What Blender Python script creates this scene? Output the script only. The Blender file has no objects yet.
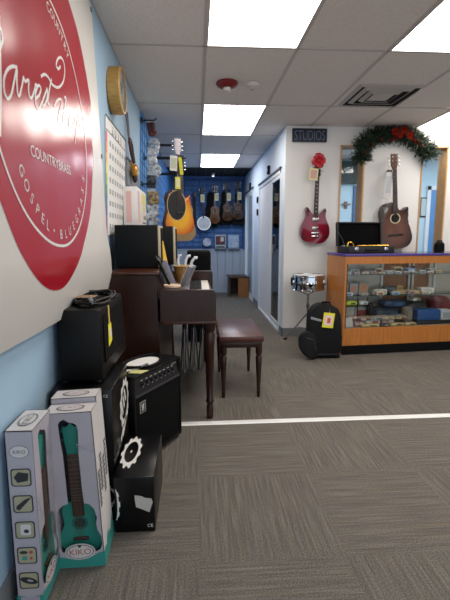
import bpy, bmesh, math, random
from mathutils import Vector, Matrix
random.seed(7)
PI = math.pi
SC = bpy.context.scene
COL = SC.collection

# ------------------------------------------------------------------ camera
F = 425.3
yaw, pitch, roll = 0.0648, 0.1496, -0.0015
fw = Vector((math.sin(yaw) * math.cos(pitch), math.cos(yaw) * math.cos(pitch), -math.sin(pitch)))
rt0 = Vector((math.cos(yaw), -math.sin(yaw), 0))
up0 = rt0.cross(fw)
rt = rt0 * math.cos(roll) + up0 * math.sin(roll)
up = up0 * math.cos(roll) - rt0 * math.sin(roll)
cd = bpy.data.cameras.new('camera')
cam = bpy.data.objects.new('camera', cd)
COL.objects.link(cam)
cd.sensor_fit = 'VERTICAL'
cd.sensor_height = 36.0
cd.sensor_width = 27.0
cd.lens = F / 600.0 * 36.0
cd.clip_start = 0.05
cd.dof.use_dof = True
cd.dof.focus_distance = 2.3
cd.dof.aperture_fstop = 4.0
m3 = Matrix((rt, up, -fw)).transposed()
cam.matrix_world = Matrix.Translation((0, 0, 1.195)) @ m3.to_4x4()
SC.camera = cam

# ------------------------------------------------------------------ world and exposure
w = bpy.data.worlds.new('daylight')
SC.world = w
w.use_nodes = True
w.node_tree.nodes['Background'].inputs[0].default_value = (0.80, 0.90, 1.0, 1)
w.node_tree.nodes['Background'].inputs[1].default_value = 1.0
SC.view_settings.view_transform = 'Standard'
SC.view_settings.look = 'None'
SC.view_settings.gamma = 1.0
SC.view_settings.use_curve_mapping = False
SC.view_settings.exposure = 0.45
LAMP = 7.0            # radiance of the ceiling troffers

# ------------------------------------------------------------------ materials
def lin(c):
    c = c / 255.0
    return c / 12.92 if c <= 0.04045 else ((c + 0.055) / 1.055) ** 2.4
def rgb(h):
    return (lin(int(h[0:2], 16)), lin(int(h[2:4], 16)), lin(int(h[4:6], 16)), 1)
_M = {}
def mat(name, h, rough=0.6, metal=0.0, spec=0.5, noise=None, bump=None, coat=0.0, emit=None, var=0.0):
    """noise=(scale, second colour hex, stretch xyz); bump=(scale, strength)"""
    if name in _M:
        return _M[name]
    m = bpy.data.materials.new(name)
    m.use_nodes = True
    nt = m.node_tree
    b = nt.nodes['Principled BSDF']
    b.inputs['Base Color'].default_value = rgb(h)
    b.inputs['Roughness'].default_value = rough
    b.inputs['Metallic'].default_value = metal
    b.inputs['Specular IOR Level'].default_value = spec
    b.inputs['Coat Weight'].default_value = coat
    b.inputs['Coat Roughness'].default_value = 0.08
    if emit:
        b.inputs['Emission Color'].default_value = rgb(emit[0])
        b.inputs['Emission Strength'].default_value = emit[1]
    if noise or bump:
        tc = nt.nodes.new('ShaderNodeTexCoord')
    if noise:
        mp = nt.nodes.new('ShaderNodeMapping')
        mp.inputs['Scale'].default_value = noise[2] if len(noise) > 2 else (1, 1, 1)
        nz = nt.nodes.new('ShaderNodeTexNoise')
        nz.inputs['Scale'].default_value = noise[0]
        nz.inputs['Detail'].default_value = 4
        cr = nt.nodes.new('ShaderNodeValToRGB')
        cr.color_ramp.elements[0].color = rgb(h)
        cr.color_ramp.elements[1].color = rgb(noise[1])
        cr.color_ramp.elements[0].position = 0.35
        cr.color_ramp.elements[1].position = 0.68
        nt.links.new(tc.outputs['Object'], mp.inputs[0])
        nt.links.new(mp.outputs[0], nz.inputs['Vector'])
        nt.links.new(nz.outputs['Fac'], cr.inputs[0])
        nt.links.new(cr.outputs[0], b.inputs['Base Color'])
    if bump:
        nb = nt.nodes.new('ShaderNodeTexNoise')
        nb.inputs['Scale'].default_value = bump[0]
        nb.inputs['Detail'].default_value = 3
        bp = nt.nodes.new('ShaderNodeBump')
        bp.inputs['Strength'].default_value = bump[1]
        bp.inputs['Distance'].default_value = 0.004
        nt.links.new(tc.outputs['Object'], nb.inputs['Vector'])
        nt.links.new(nb.outputs['Fac'], bp.inputs['Height'])
        nt.links.new(bp.outputs[0], b.inputs['Normal'])
    _M[name] = m
    return m

def glass(name, tint=(0.9, 0.96, 0.95), gloss=0.10, ior=1.5):
    if name in _M:
        return _M[name]
    m = bpy.data.materials.new(name)
    m.use_nodes = True
    nt = m.node_tree
    nt.nodes.clear()
    out = nt.nodes.new('ShaderNodeOutputMaterial')
    tr = nt.nodes.new('ShaderNodeBsdfTransparent')
    tr.inputs[0].default_value = (*tint, 1)
    gl = nt.nodes.new('ShaderNodeBsdfGlossy')
    gl.inputs['Roughness'].default_value = 0.03
    mx = nt.nodes.new('ShaderNodeMixShader')
    fr = nt.nodes.new('ShaderNodeFresnel')
    fr.inputs[0].default_value = ior
    ad = nt.nodes.new('ShaderNodeMath')
    ad.operation = 'ADD'
    ad.use_clamp = True
    ad.inputs[1].default_value = gloss
    nt.links.new(fr.outputs[0], ad.inputs[0])
    nt.links.new(ad.outputs[0], mx.inputs[0])
    nt.links.new(tr.outputs[0], mx.inputs[1])
    nt.links.new(gl.outputs[0], mx.inputs[2])
    nt.links.new(mx.outputs[0], out.inputs[0])
    _M[name] = m
    return m

def burst(name, c0, c1, c2, cx, cz, sx, sz, p=(0.45, 0.75, 1.0), rough=0.18):
    """sunburst lacquer: colour by elliptical distance from the middle of the top"""
    m = bpy.data.materials.new(name)
    m.use_nodes = True
    nt = m.node_tree
    b = nt.nodes['Principled BSDF']
    b.inputs['Roughness'].default_value = rough
    b.inputs['Coat Weight'].default_value = 0.4
    tc = nt.nodes.new('ShaderNodeTexCoord')
    mp = nt.nodes.new('ShaderNodeMapping')
    mp.inputs['Location'].default_value = (-cx / sx, 0, -cz / sz)
    mp.inputs['Scale'].default_value = (1 / sx, 0, 1 / sz)
    ln = nt.nodes.new('ShaderNodeVectorMath')
    ln.operation = 'LENGTH'
    cr = nt.nodes.new('ShaderNodeValToRGB')
    e = cr.color_ramp.elements
    e[0].position, e[0].color = p[0], rgb(c0)
    e[1].position, e[1].color = p[2], rgb(c2)
    x = e.new(p[1])
    x.color = rgb(c1)
    nt.links.new(tc.outputs['Object'], mp.inputs[0])
    nt.links.new(mp.outputs[0], ln.inputs[0])
    nt.links.new(ln.outputs['Value'], cr.inputs[0])
    nt.links.new(cr.outputs[0], b.inputs['Base Color'])
    return m

# ------------------------------------------------------------------ mesh builder
class MB:
    def __init__(s):
        s.bm = bmesh.new()
    def _tag(s, old, m):
        for f in s.bm.faces:
            if f not in old:
                f.material_index = m
    def box(s, x0, x1, y0, y1, z0, z1, m=0, bev=0.0, M=None, seg=2):
        old = set(s.bm.faces)
        T = Matrix.Translation(((x0 + x1) / 2, (y0 + y1) / 2, (z0 + z1) / 2)) @ Matrix.Diagonal((abs(x1 - x0), abs(y1 - y0), abs(z1 - z0), 1))
        r = bmesh.ops.create_cube(s.bm, size=1.0, matrix=T)
        vs = r['verts']
        if bev > 0:
            es = list({e for v in vs for e in v.link_edges})
            rb = bmesh.ops.bevel(s.bm, geom=es, offset=bev, segments=seg, affect='EDGES', profile=0.5)
        new = [f for f in s.bm.faces if f not in old]
        for f in new:
            f.material_index = m
        if M is not None:
            bmesh.ops.transform(s.bm, matrix=M, verts=list({v for f in new for v in f.verts}))
        return s
    def hexa(s, pts, m=0, bev=0.0):
        """8 points: 4 bottom (ccw), 4 top"""
        old = set(s.bm.faces)
        v = [s.bm.verts.new(p) for p in pts]
        for q in ((3, 2, 1, 0), (4, 5, 6, 7), (0, 1, 5, 4), (1, 2, 6, 5), (2, 3, 7, 6), (3, 0, 4, 7)):
            s.bm.faces.new([v[i] for i in q])
        if bev > 0:
            es = list({e for a in v for e in a.link_edges})
            bmesh.ops.bevel(s.bm, geom=es, offset=bev, segments=2, affect='EDGES', profile=0.5)
        s._tag(old, m)
        return s
    def tube(s, pts, r, m=0, n=8, cap=True, closed=False):
        old = set(s.bm.faces)
        pts = [Vector(p) for p in pts]
        rs = r if isinstance(r, (list, tuple)) else [r] * len(pts)
        rings = []
        prev = None
        N = len(pts)
        for i, p in enumerate(pts):
            if closed:
                t = pts[(i + 1) % N] - pts[i - 1]
            else:
                t = pts[min(i + 1, N - 1)] - pts[max(i - 1, 0)]
            if t.length < 1e-9:
                t = Vector((0, 0, 1))
            t.normalize()
            if prev is None:
                a = Vector((0, 0, 1)) if abs(t.z) < 0.9 else Vector((1, 0, 0))
                u = t.cross(a).normalized()
            else:
                u = (prev - t * prev.dot(t))
                if u.length < 1e-6:
                    u = t.orthogonal()
                u.normalize()
            prev = u
            vv = t.cross(u)
            rings.append([s.bm.verts.new(p + (u * math.cos(2 * PI * k / n) + vv * math.sin(2 * PI * k / n)) * rs[i]) for k in range(n)])
        for i in range(N if closed else N - 1):
            A, B = rings[i], rings[(i + 1) % N]
            for k in range(n):
                s.bm.faces.new((A[k], A[(k + 1) % n], B[(k + 1) % n], B[k]))
        if cap and not closed:
            s.bm.faces.new(rings[0][::-1])
            s.bm.faces.new(rings[-1])
        s._tag(old, m)
        return s
    def cyl(s, p0, p1, r0, r1=None, m=0, n=16):
        return s.tube([p0, p1], [r0, r0 if r1 is None else r1], m, n)
    def lathe(s, prof, m=0, n=24, M=None, ms=None):
        """prof: (r, z) pairs about local z"""
        M = M or Matrix.Identity(4)
        old = set(s.bm.faces)
        rings = []
        for (r, z) in prof:
            if r < 1e-6:
                rings.append([s.bm.verts.new(M @ Vector((0, 0, z)))])
            else:
                rings.append([s.bm.verts.new(M @ Vector((r * math.cos(2 * PI * k / n), r * math.sin(2 * PI * k / n), z))) for k in range(n)])
        for i in range(len(rings) - 1):
            A, B = rings[i], rings[i + 1]
            mi = ms[i] if ms else m
            for k in range(n):
                k2 = (k + 1) % n
                if len(A) == 1 and len(B) == 1:
                    continue
                if len(A) == 1:
                    f = s.bm.faces.new((A[0], B[k2], B[k]))
                elif len(B) == 1:
                    f = s.bm.faces.new((A[k], A[k2], B[0]))
                else:
                    f = s.bm.faces.new((A[k], A[k2], B[k2], B[k]))
                f.material_index = mi
        return s
    def prism(s, out, a, b, m=0, M=None, bev=0.0, mside=None):
        """outline (x, z) extruded along y from a (front) to b (back); front normal -y"""
        M = M or Matrix.Identity(4)
        old = set(s.bm.faces)
        fr = [s.bm.verts.new((x, a, z)) for x, z in out]
        bk = [s.bm.verts.new((x, b, z)) for x, z in out]
        n = len(out)
        f1 = s.bm.faces.new(fr)
        f2 = s.bm.faces.new(bk[::-1])
        f1.material_index = f2.material_index = m
        for i in range(n):
            f = s.bm.faces.new((fr[(i + 1) % n], fr[i], bk[i], bk[(i + 1) % n]))
            f.material_index = m if mside is None else mside
        if bev > 0:
            es = list(f1.edges) + list(f2.edges)
            bmesh.ops.bevel(s.bm, geom=es, offset=bev, segments=2, affect='EDGES', profile=0.5)
        new = [f for f in s.bm.faces if f not in old]
        bmesh.ops.transform(s.bm, matrix=M, verts=list({v for f in new for v in f.verts}))
        return s
    def poly(s, pts, m=0):
        f = s.bm.faces.new([s.bm.verts.new(p) for p in pts])
        f.material_index = m
        return s
    def ball(s, c, r, m=0, sx=1, sy=1, sz=1, u=14, v=10):
        old = set(s.bm.faces)
        bmesh.ops.create_uvsphere(s.bm, u_segments=u, v_segments=v, radius=r,
                                  matrix=Matrix.Translation(c) @ Matrix.Diagonal((sx, sy, sz, 1)))
        s._tag(old, m)
        return s
    def holed(s, outer, hole, y, m=0, M=None):
        """flat sheet with a hole, in the xz plane at y"""
        M = M or Matrix.Identity(4)
        es = []
        for loop in (outer, hole):
            vs = [s.bm.verts.new(M @ Vector((x, y, z))) for x, z in loop]
            for i in range(len(vs)):
                es.append(s.bm.edges.new((vs[i], vs[(i + 1) % len(vs)])))
        r = bmesh.ops.triangle_fill(s.bm, use_beauty=True, use_dissolve=False, edges=es)
        for g in r['geom']:
            if isinstance(g, bmesh.types.BMFace):
                g.material_index = m
        return s
    def text(s, t, M, size, m=0, depth=0.0, align='CENTER', sx=1.0, shear=0.0, fn=None):
        cu = bpy.data.curves.new('t', 'FONT')
        cu.body = t
        cu.size = size
        cu.align_x = align
        cu.extrude = depth
        cu.shear = shear
        cu.resolution_u = 3
        o = bpy.data.objects.new('t', cu)
        COL.objects.link(o)
        dg = bpy.context.evaluated_depsgraph_get()
        me = bpy.data.meshes.new_from_object(o.evaluated_get(dg))
        bpy.data.objects.remove(o)
        bpy.data.curves.remove(cu)
        old = set(s.bm.faces)
        nv = len(s.bm.verts)
        s.bm.from_mesh(me)
        s.bm.verts.ensure_lookup_table()
        for v in s.bm.verts[nv:]:
            v.co.x *= sx
            v.co = M @ v.co
            if fn:
                v.co = fn(v.co)
        bpy.data.meshes.remove(me)
        s._tag(old, m)
        return s
    def build(s, name, mats, parent=None, world=False, smooth=True, angle=35):
        bm = s.bm
        if world and parent is not None:
            o = parent
            while o.parent:
                o = o.parent
            bmesh.ops.transform(bm, matrix=Matrix.Translation(-o.location), verts=bm.verts)
        bmesh.ops.recalc_face_normals(bm, faces=bm.faces)
        me = bpy.data.meshes.new(name)
        bm.to_mesh(me)
        bm.free()
        if not isinstance(mats, (list, tuple)):
            mats = [mats]
        for x in mats:
            me.materials.append(x)
        if smooth:
            me.polygons.foreach_set('use_smooth', [True] * len(me.polygons))
            me.set_sharp_from_angle(angle=math.radians(angle))
        o = bpy.data.objects.new(name, me)
        COL.objects.link(o)
        if parent is not None:
            o.parent = parent
        return o

def thing(name, label, cat, loc=(0, 0, 0), rz=0.0, group=None, rot=None):
    o = bpy.data.objects.new(name, None)
    o.empty_display_size = 0.05
    COL.objects.link(o)
    o.location = loc
    o.rotation_euler = rot if rot else (0, 0, rz)
    return tag(o, label, cat, group)
def tag(o, label, cat, group=None):
    o['label'] = label
    o['category'] = cat
    if group:
        o['group'] = group
    return o
def struct(o):
    o['kind'] = 'structure'
    return o
def copy_tree(o, parent=None):
    c = o.copy()
    COL.objects.link(c)
    if parent is not None:
        c.parent = parent
    for ch in list(o.children):
        copy_tree(ch, c)
    return c
def spline(pts, per=6, closed=True):
    """Catmull-Rom through 2-D or 3-D points"""
    P = [Vector(p) for p in pts]
    n = len(P)
    out = []
    rng = range(n) if closed else range(n - 1)
    for i in rng:
        if closed:
            a, b, c, d = P[i - 1], P[i], P[(i + 1) % n], P[(i + 2) % n]
        else:
            a, b, c, d = P[max(i - 1, 0)], P[i], P[i + 1], P[min(i + 2, n - 1)]
        for k in range(per):
            t = k / per
            out.append(0.5 * ((2 * b) + (c - a) * t + (2 * a - 5 * b + 4 * c - d) * t * t + (3 * b - a - 3 * c + d) * t ** 3))
    if not closed:
        out.append(P[-1])
    return [tuple(v) for v in out]
def ellipse(cx, cz, a, b, n=28, ph=0.0):
    return [(cx + a * math.cos(2 * PI * k / n + ph), cz + b * math.sin(2 * PI * k / n + ph)) for k in range(n)]
def Rz(a):
    return Matrix.Rotation(a, 4, 'Z')
XW0, XWK = -0.635, 0.0394                       # the left wall leans back a little towards the floor
def xw(z):
    return XW0 + XWK * z
WALLM = lambda y, z, off=0.0, size=1.0: Matrix(((0, 0, 1, xw(z) + off), (1, 0, 0, y), (0, 1, 0, z), (0, 0, 0, 1)))   # text plane on the left wall: right=+Y up=+Z out=+X
FRONTM = lambda x, y, z: Matrix(((1, 0, 0, x), (0, 0, -1, y), (0, 1, 0, z), (0, 0, 0, 1)))                           # text plane facing -Y

# common materials
tolex = mat('black_tolex', '08080a', 0.5, bump=(350, 0.3), spec=0.25)
grille = mat('black_grille_cloth', '060607', 0.85, bump=(700, 0.5), spec=0.15)
blackp = mat('black_plastic', '0d0d0f', 0.4, spec=0.4)
matte = mat('matt_black', '0c0c0e', 0.8, spec=0.15)
chrome = mat('chrome', 'd8dade', 0.12, 1.0)
steel = mat('dull_steel', '8d9096', 0.35, 1.0)
white = mat('white_print', 'e9e7e4', 0.6)
cream = mat('cream_paper', 'e2dcc8', 0.7)
yellow = mat('yellow_card', 'e8de32', 0.6)
brass = mat('brass', 'd9a94a', 0.22, 1.0)
walltxt = 0

# ================================================================== SETTING
CARPET = ('4b4744', '69645e', '8b857c', '7d6a4e')
def carpet():
    m = bpy.data.materials.new('carpet_tiles')
    m.use_nodes = True
    nt = m.node_tree
    N = nt.nodes.new
    L = nt.links.new
    b = nt.nodes['Principled BSDF']
    b.inputs['Roughness'].default_value = 0.95
    b.inputs['Specular IOR Level'].default_value = 0.08
    tc = N('ShaderNodeTexCoord')
    ck = N('ShaderNodeTexChecker')
    ck.inputs['Scale'].default_value = 1.0
    off = N('ShaderNodeMapping')
    off.inputs['Location'].default_value = (-0.55 / 0.555, -1.41 / 0.57, 0.5)
    off.inputs['Scale'].default_value = (1 / 0.555, 1 / 0.57, 0)
    L(tc.outputs['Object'], off.inputs[0])
    L(off.outputs[0], ck.inputs['Vector'])
    def streak(sc, det=2, ro=0.6):
        mp = N('ShaderNodeMapping')
        mp.inputs['Scale'].default_value = sc
        nz = N('ShaderNodeTexNoise')
        nz.inputs['Scale'].default_value = 1.0
        nz.inputs['Detail'].default_value = det
        nz.inputs['Roughness'].default_value = ro
        L(tc.outputs['Object'], mp.inputs[0])
        L(mp.outputs[0], nz.inputs['Vector'])
        return nz.outputs['Fac']
    def turned(a, b):
        x = N('ShaderNodeMix')
        L(ck.outputs['Fac'], x.inputs[0])
        L(a, x.inputs[2])
        L(b, x.inputs[3])
        return x.outputs[0]
    thin = turned(streak((3.5, 95, 1)), streak((95, 3.5, 1)))
    tint = turned(streak((1.6, 42, 1.0)), streak((42, 1.6, 1.0)))
    grain = streak((190, 190, 190), 2, .7)
    def sc_add(a, k, b):
        m1 = N('ShaderNodeMath')
        m1.operation = 'MULTIPLY_ADD'
        m1.inputs[1].default_value = k
        L(a, m1.inputs[0])
        if b is None:
            m1.inputs[2].default_value = 0.0
        else:
            L(b, m1.inputs[2])
        return m1.outputs[0]
    val = sc_add(thin, 0.33, sc_add(grain, 0.67, None))
    cr = N('ShaderNodeValToRGB')
    e = cr.color_ramp.elements
    e[0].position, e[0].color = 0.34, rgb(CARPET[0])
    e[1].position, e[1].color = 0.66, rgb(CARPET[2])
    x = e.new(0.5)
    x.color = rgb(CARPET[1])
    L(val, cr.inputs[0])
    tr = N('ShaderNodeValToRGB')
    tr.color_ramp.elements[0].position, tr.color_ramp.elements[0].color = 0.56, (0, 0, 0, 1)
    tr.color_ramp.elements[1].position, tr.color_ramp.elements[1].color = 0.74, (0.28, 0.28, 0.28, 1)
    L(tint, tr.inputs[0])
    mt = N('ShaderNodeMix')
    mt.data_type = 'RGBA'
    L(tr.outputs[0], mt.inputs[0])
    L(cr.outputs[0], mt.inputs[6])
    mt.inputs[7].default_value = rgb(CARPET[3])
    L(mt.outputs[2], b.inputs['Base Color'])
    fine = N('ShaderNodeTexNoise')
    fine.inputs['Scale'].default_value = 260
    L(tc.outputs['Object'], fine.inputs['Vector'])
    bp = N('ShaderNodeBump')
    bp.inputs['Strength'].default_value = 0.7
    bp.inputs['Distance'].default_value = 0.006
    L(fine.outputs['Fac'], bp.inputs['Height'])
    L(bp.outputs[0], b.inputs['Normal'])
    return m

H = 2.414
wall_white = mat('white_wall_paint', 'e9e7e4', 0.75, bump=(60, 0.06))
wall_blue = mat('light_blue_wall_paint', 'a4c2d9', 0.7, bump=(60, 0.08))
deep_blue = mat('blue_wall_paint', '4a74aa', 0.7, bump=(60, 0.08))
pale_blue = mat('pale_blue_wall_paint', 'c4d9e8', 0.7, bump=(60, 0.06))
trimw = mat('white_trim', 'e2e4e6', 0.45)
basem = mat('grey_vinyl_baseboard', '7a7d80', 0.55)
oak = mat('oak_trim', 'cfa877', 0.45, noise=(6, 'b98d58', (30, 30, 3)))

floor = struct(MB().box(-0.75, 5.0, -1.6, 9.15, -0.06, 0.0).build('floor', carpet(), smooth=False))

cm = MB()
cm.box(-0.75, 5.0, -1.6, 7.93, H, H + 0.06, 0)
for i in range(-1, 9):                                   # T-bars of the ceiling grid
    x = 0.065 + 0.61 * i
    if -0.6 < x < 4.9:
        x1 = 7.93 if x < 1.0 else 7.2
        cm.box(x - 0.011, x + 0.011, -1.6, x1, H - 0.004, H, 1)
for j in range(-3, 6):
    y = 2.975 + 1.2225 * j
    if y < 7.9:
        cm.box(-0.6, 4.9, y - 0.011, y + 0.011, H - 0.004, H, 1)
tile = mat('ceiling_tile', 'f1e9e2', 0.9, noise=(90, 'e4dad3'), bump=(140, 0.35))
tbar = mat('ceiling_grid_bar', 'c6bfba', 0.6)
struct(cm.build('ceiling', [tile, tbar], smooth=False))
dk = MB()
dk.box(-0.75, 1.011, 7.93, 9.15, H, H + 0.05, 0)
for i in range(9):
    dk.box(-0.55 + i * 0.18, -0.53 + i * 0.18, 7.95, 9.03, H - 0.012, H, 1)
struct(dk.build('trim_1', [mat('dark_open_ceiling', '2b2a2a', 0.9), mat('dark_open_ceiling_bars', '44423f', 0.8)], smooth=False))

def wl(y, z, d=0.0):
    return (xw(z) + d, y, z)
mb = MB()
z0, z1 = 0, H + 0.05
mb.hexa([(xw(z0) - 0.1, -1.6, z0), wl(-1.6, z0), wl(9.15, z0), (xw(z0) - 0.1, 9.15, z0),
         (xw(z1) - 0.1, -1.6, z1), wl(-1.6, z1), wl(9.15, z1), (xw(z1) - 0.1, 9.15, z1)])
struct(mb.build('wall_left', wall_blue, smooth=False))
mb = MB()
mb.hexa([wl(-1.6, 0, -0.01), wl(-1.6, 0, 0.012), wl(9.03, 0, 0.012), wl(9.03, 0, -0.01),
         wl(-1.6, 0.1, -0.01), wl(-1.6, 0.1, 0.012), wl(9.03, 0.1, 0.012), wl(9.03, 0.1, -0.01)])
struct(mb.build('baseboard_left', basem, smooth=False))
struct(MB().box(-0.75, 1.2, 9.03, 9.15, 0, H).build('wall_back', deep_blue, smooth=False))
# corridor wall with two door openings
CX = 1.011
mb = MB()
for (a, b, c, d) in ((4.946, 5.14, 0, H), (5.14, 6.95, 1.985, H), (6.95, 7.62, 0, H), (7.62, 8.92, 2.03, H), (8.92, 9.03, 0, H)):
    mb.box(CX, CX + 0.12, a, b, c, d)
struct(mb.build('wall_corridor', mat('corridor_wall_paint', 'd3dce6', 0.7, bump=(60, 0.06)), smooth=False))
# wall behind the counter with two tall openings
mb = MB()
YF, YB = 4.946, 5.10
O1, O2 = (1.640, 1.925), (2.600, 2.915)
for (a, b, c, d) in ((CX + 0.001, O1[0], 0, H), (O1[0], O1[1], 2.213, H), (O1[1], O2[0], 0, H), (O2[0], O2[1], 2.213, H), (O2[1], 5.0, 0, H),
                     (O1[0], O1[1], 0, 0.75), (O2[0], O2[1], 0, 0.75)):
    mb.box(a, b, YF, YB, c, d)
struct(mb.build('wall_right', wall_white, smooth=False))
struct(MB().box(CX - 0.008, 5.0, YF - 0.008, YF, 0, 0.1).box(CX - 0.008, CX, YF - 0.008, 5.12, 0, 0.1).build('baseboard_right', basem, smooth=False))
mb = MB()
mb.box(CX - 0.008, CX, 6.97, 7.6, 0, 0.1)
struct(mb.build('baseboard_corridor', basem, smooth=False))
for k, (a, b) in enumerate((O1, O2)):
    r = thing('window_%d' % (k + 1), '', '')
    del r['label'], r['category']
    r['kind'] = 'structure'
    r.location = ((a + b) / 2, YF, 0.75)
    f = MB()
    t = 0.016
    f.box(a, a + t, YF - 0.012, YB + 0.01, 0.75, 2.213).box(b - t, b, YF - 0.012, YB + 0.01, 0.75, 2.213)
    f.box(a, b, YF - 0.012, YB + 0.01, 2.197, 2.213).box(a, b, YF - 0.012, YB + 0.01, 0.75, 0.766)
    f.build('window_frame', oak, r, world=True, smooth=False)
    MB().box(a + t, b - t, YB - 0.008, YB - 0.004, 0.766, 2.197).build('pane', glass('window_glass', (0.93, 0.97, 0.98), 0.0), r, world=True, smooth=False)
# studio behind
st = MB()
st.box(1.131, 5.0, 7.0, 7.1, 0, H)
struct(st.build('wall_studio', mat('studio_blue_paint', 'bdd9e6', 0.7), smooth=False))
struct(MB().box(2.2, 3.45, 6.93, 7.0, 2.03, 2.38).build('trim_2', mat('dark_valance', '3f4a4c', 0.9), smooth=False))
struct(MB().box(5.0, 5.1, -1.6, 9.15, 0, H).build('wall_far_right', wall_white, smooth=False))
dr = MB()
dr.box(2.56, 2.70, 6.97, 7.0, 0, 2.0)
struct(dr.build('trim_3', mat('slate_blue_panel', '4c6f9a', 0.6), smooth=False))
r = struct(MB().box(3.86, 4.5, 6.965, 6.995, 0, 1.94).build('door_3', mat('blue_door_paint', '5b8fc4', 0.5), smooth=False))
MB().box(3.80, 3.86, 6.955, 6.999, 0, 2.0).box(3.80, 4.5, 6.955, 6.999, 1.94, 2.0).build('door_frame', trimw, r, smooth=False)

# glazed sliding units in the corridor wall
def slider(n, ya, yb, zt, gl0, gl1, sw, gmat):
    r = bpy.data.objects.new('door_%d' % n, None)
    COL.objects.link(r)
    r['kind'] = 'structure'
    r.location = (CX, (ya + yb) / 2, 0)
    f = MB()
    e = 0.012
    f.box(CX - e, CX + 0.12, ya, ya + 0.05, 0, zt).box(CX - e, CX + 0.12, yb - 0.05, yb, 0, zt)
    f.box(CX - e, CX + 0.12, ya, yb, zt - 0.05, zt).box(CX - e, CX + 0.12, ya, yb, 0, 0.03)
    f.build('door_frame', trimw, r, world=True, smooth=False)
    hd = MB().box(CX - 0.03, CX, ya, yb, zt, zt + 0.018)
    hd.build('head_track', mat('dark_track', '2c2f33', 0.5), r, world=True, smooth=False)
    p = MB()
    p.box(CX - .004, CX + 0.03, gl0 - sw, gl0, 0.03, zt - 0.05).box(CX - .004, CX + 0.03, gl1, gl1 + sw, 0.03, zt - 0.05)
    p.box(CX - .004, CX + 0.03, gl0, gl1, 0.03, 0.10).box(CX - .004, CX + 0.03, gl0, gl1, zt - 0.10, zt - 0.05)
    s = p.build('sliding_sash', trimw, r, world=True, smooth=False)
    MB().box(CX + 0.004, CX + 0.010, gl0, gl1, 0.10, zt - 0.10).build('pane', gmat, s, world=True, smooth=False)
    h = MB().box(CX - 0.02, CX - 0.004, gl1 + 0.008, gl1 + 0.026, 0.95, 1.08, bev=0.004)
    h.build('door_handle', trimw, s, world=True)
    return r
d1 = slider(1, 5.14, 6.95, 1.985, 5.20, 5.80, 0.035, glass('door_glass', (0.36, 0.50, 0.50), 0.03))
q = MB().box(CX + 0.002, CX + 0.05, 5.84, 6.90, 0.03, 1.935)
q.build('door_panel', mat('white_door_panel', 'ebe5e1', 0.6), d1, world=True, smooth=False)
d2 = slider(2, 7.62, 8.92, 2.03, 7.85, 8.50, 0.12, mat('frosted_glass', 'a9bccd', .25))

# bright threshold strip across the carpet, white wainscot on the back wall
mb = MB()
mb.hexa([(-0.64, 2.566, 0), (4.9, 2.602, 0), (4.9, 2.658, 0), (-0.64, 2.615, 0), (-0.64, 2.572, 0.006), (4.9, 2.608, 0.006), (4.9, 2.652, 0.006), (-0.64, 2.609, 0.006)])
struct(mb.build('trim_4', mat('pale_metal_threshold', 'e8e8e6', 0.45, 0.2), smooth=False))
mb = MB()
x = -0.53
while x < 0.96:
    mb.box(x, x + 0.155, 9.012, 9.03, 0.1, 0.90, 0, 0.004)
    x += 0.16
mb.box(-0.55, 0.965, 9.008, 9.03, 0.0, 0.1, 0).box(-0.55, 0.965, 9.0, 9.03, 0.90, 0.925, 0)
struct(mb.build('trim_5', mat('pale_grey_beadboard', 'a6b0be', 0.5), smooth=False))

# ------------------------------------------------------------------ ceiling fixtures
diff = mat('lit_diffuser', 'ffffff', 0.6, emit=('fff8ef', LAMP))
diff_cool = mat('lit_cool_diffuser', 'ffffff', 0.6, emit=('edf3ff', LAMP * 1.05))
def troffer(x0, y0, label, df=None):
    t = thing('ceiling_light', label, 'ceiling light', (x0 + 0.2875, y0 + 0.595, H), group='recessed ceiling lights')
    f = MB()
    a, b, e = 0.2875, 0.595, 0.016
    f.box(-a - e, -a, -b - e, b + e, -0.005, 0.0).box(a, a + e, -b - e, b + e, -0.005, 0.0)
    f.box(-a, a, -b - e, -b, -0.005, 0.0).box(-a, a, b, b + e, -0.005, 0.0)
    f.build('frame', tbar, t, smooth=False)
    d = MB().poly([(-a, -b, -0.003), (-a, b, -0.003), (a, b, -0.003), (a, -b, -0.003)])
    d.build('diffuser', df or diff, t, smooth=False)
    return t
P = 2.4446
troffer(0.085, 1.77, 'largest lit ceiling panel, nearest of the row above the corridor side')
troffer(0.085, 1.77 + P, 'lit ceiling panel just beyond the red strobe alarm')
troffer(0.085, 1.77 + 2 * P, 'smallest and farthest lit ceiling panel, near the blue back wall', diff_cool)
troffer(1.305, 1.77, 'lit ceiling panel cut by the right edge, over the open floor')
troffer(2.525, 1.77, 'lit ceiling panel over the open floor to the right of the frame')
troffer(2.525, 1.77 + P - 0.4, 'lit ceiling panel over the far end of the glass counter')
troffer(1.305, 1.77 - P, 'lit ceiling panel overhead behind the viewpoint')
troffer(2.55, 5.15, 'lit ceiling panel inside the studio behind the counter wall', diff_cool)
troffer(3.75, 5.15, 'added ceiling panel, out of view, brightening the studio behind the counter wall', diff_cool)  # extra unseen panel, added only to brighten the studio walls

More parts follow.
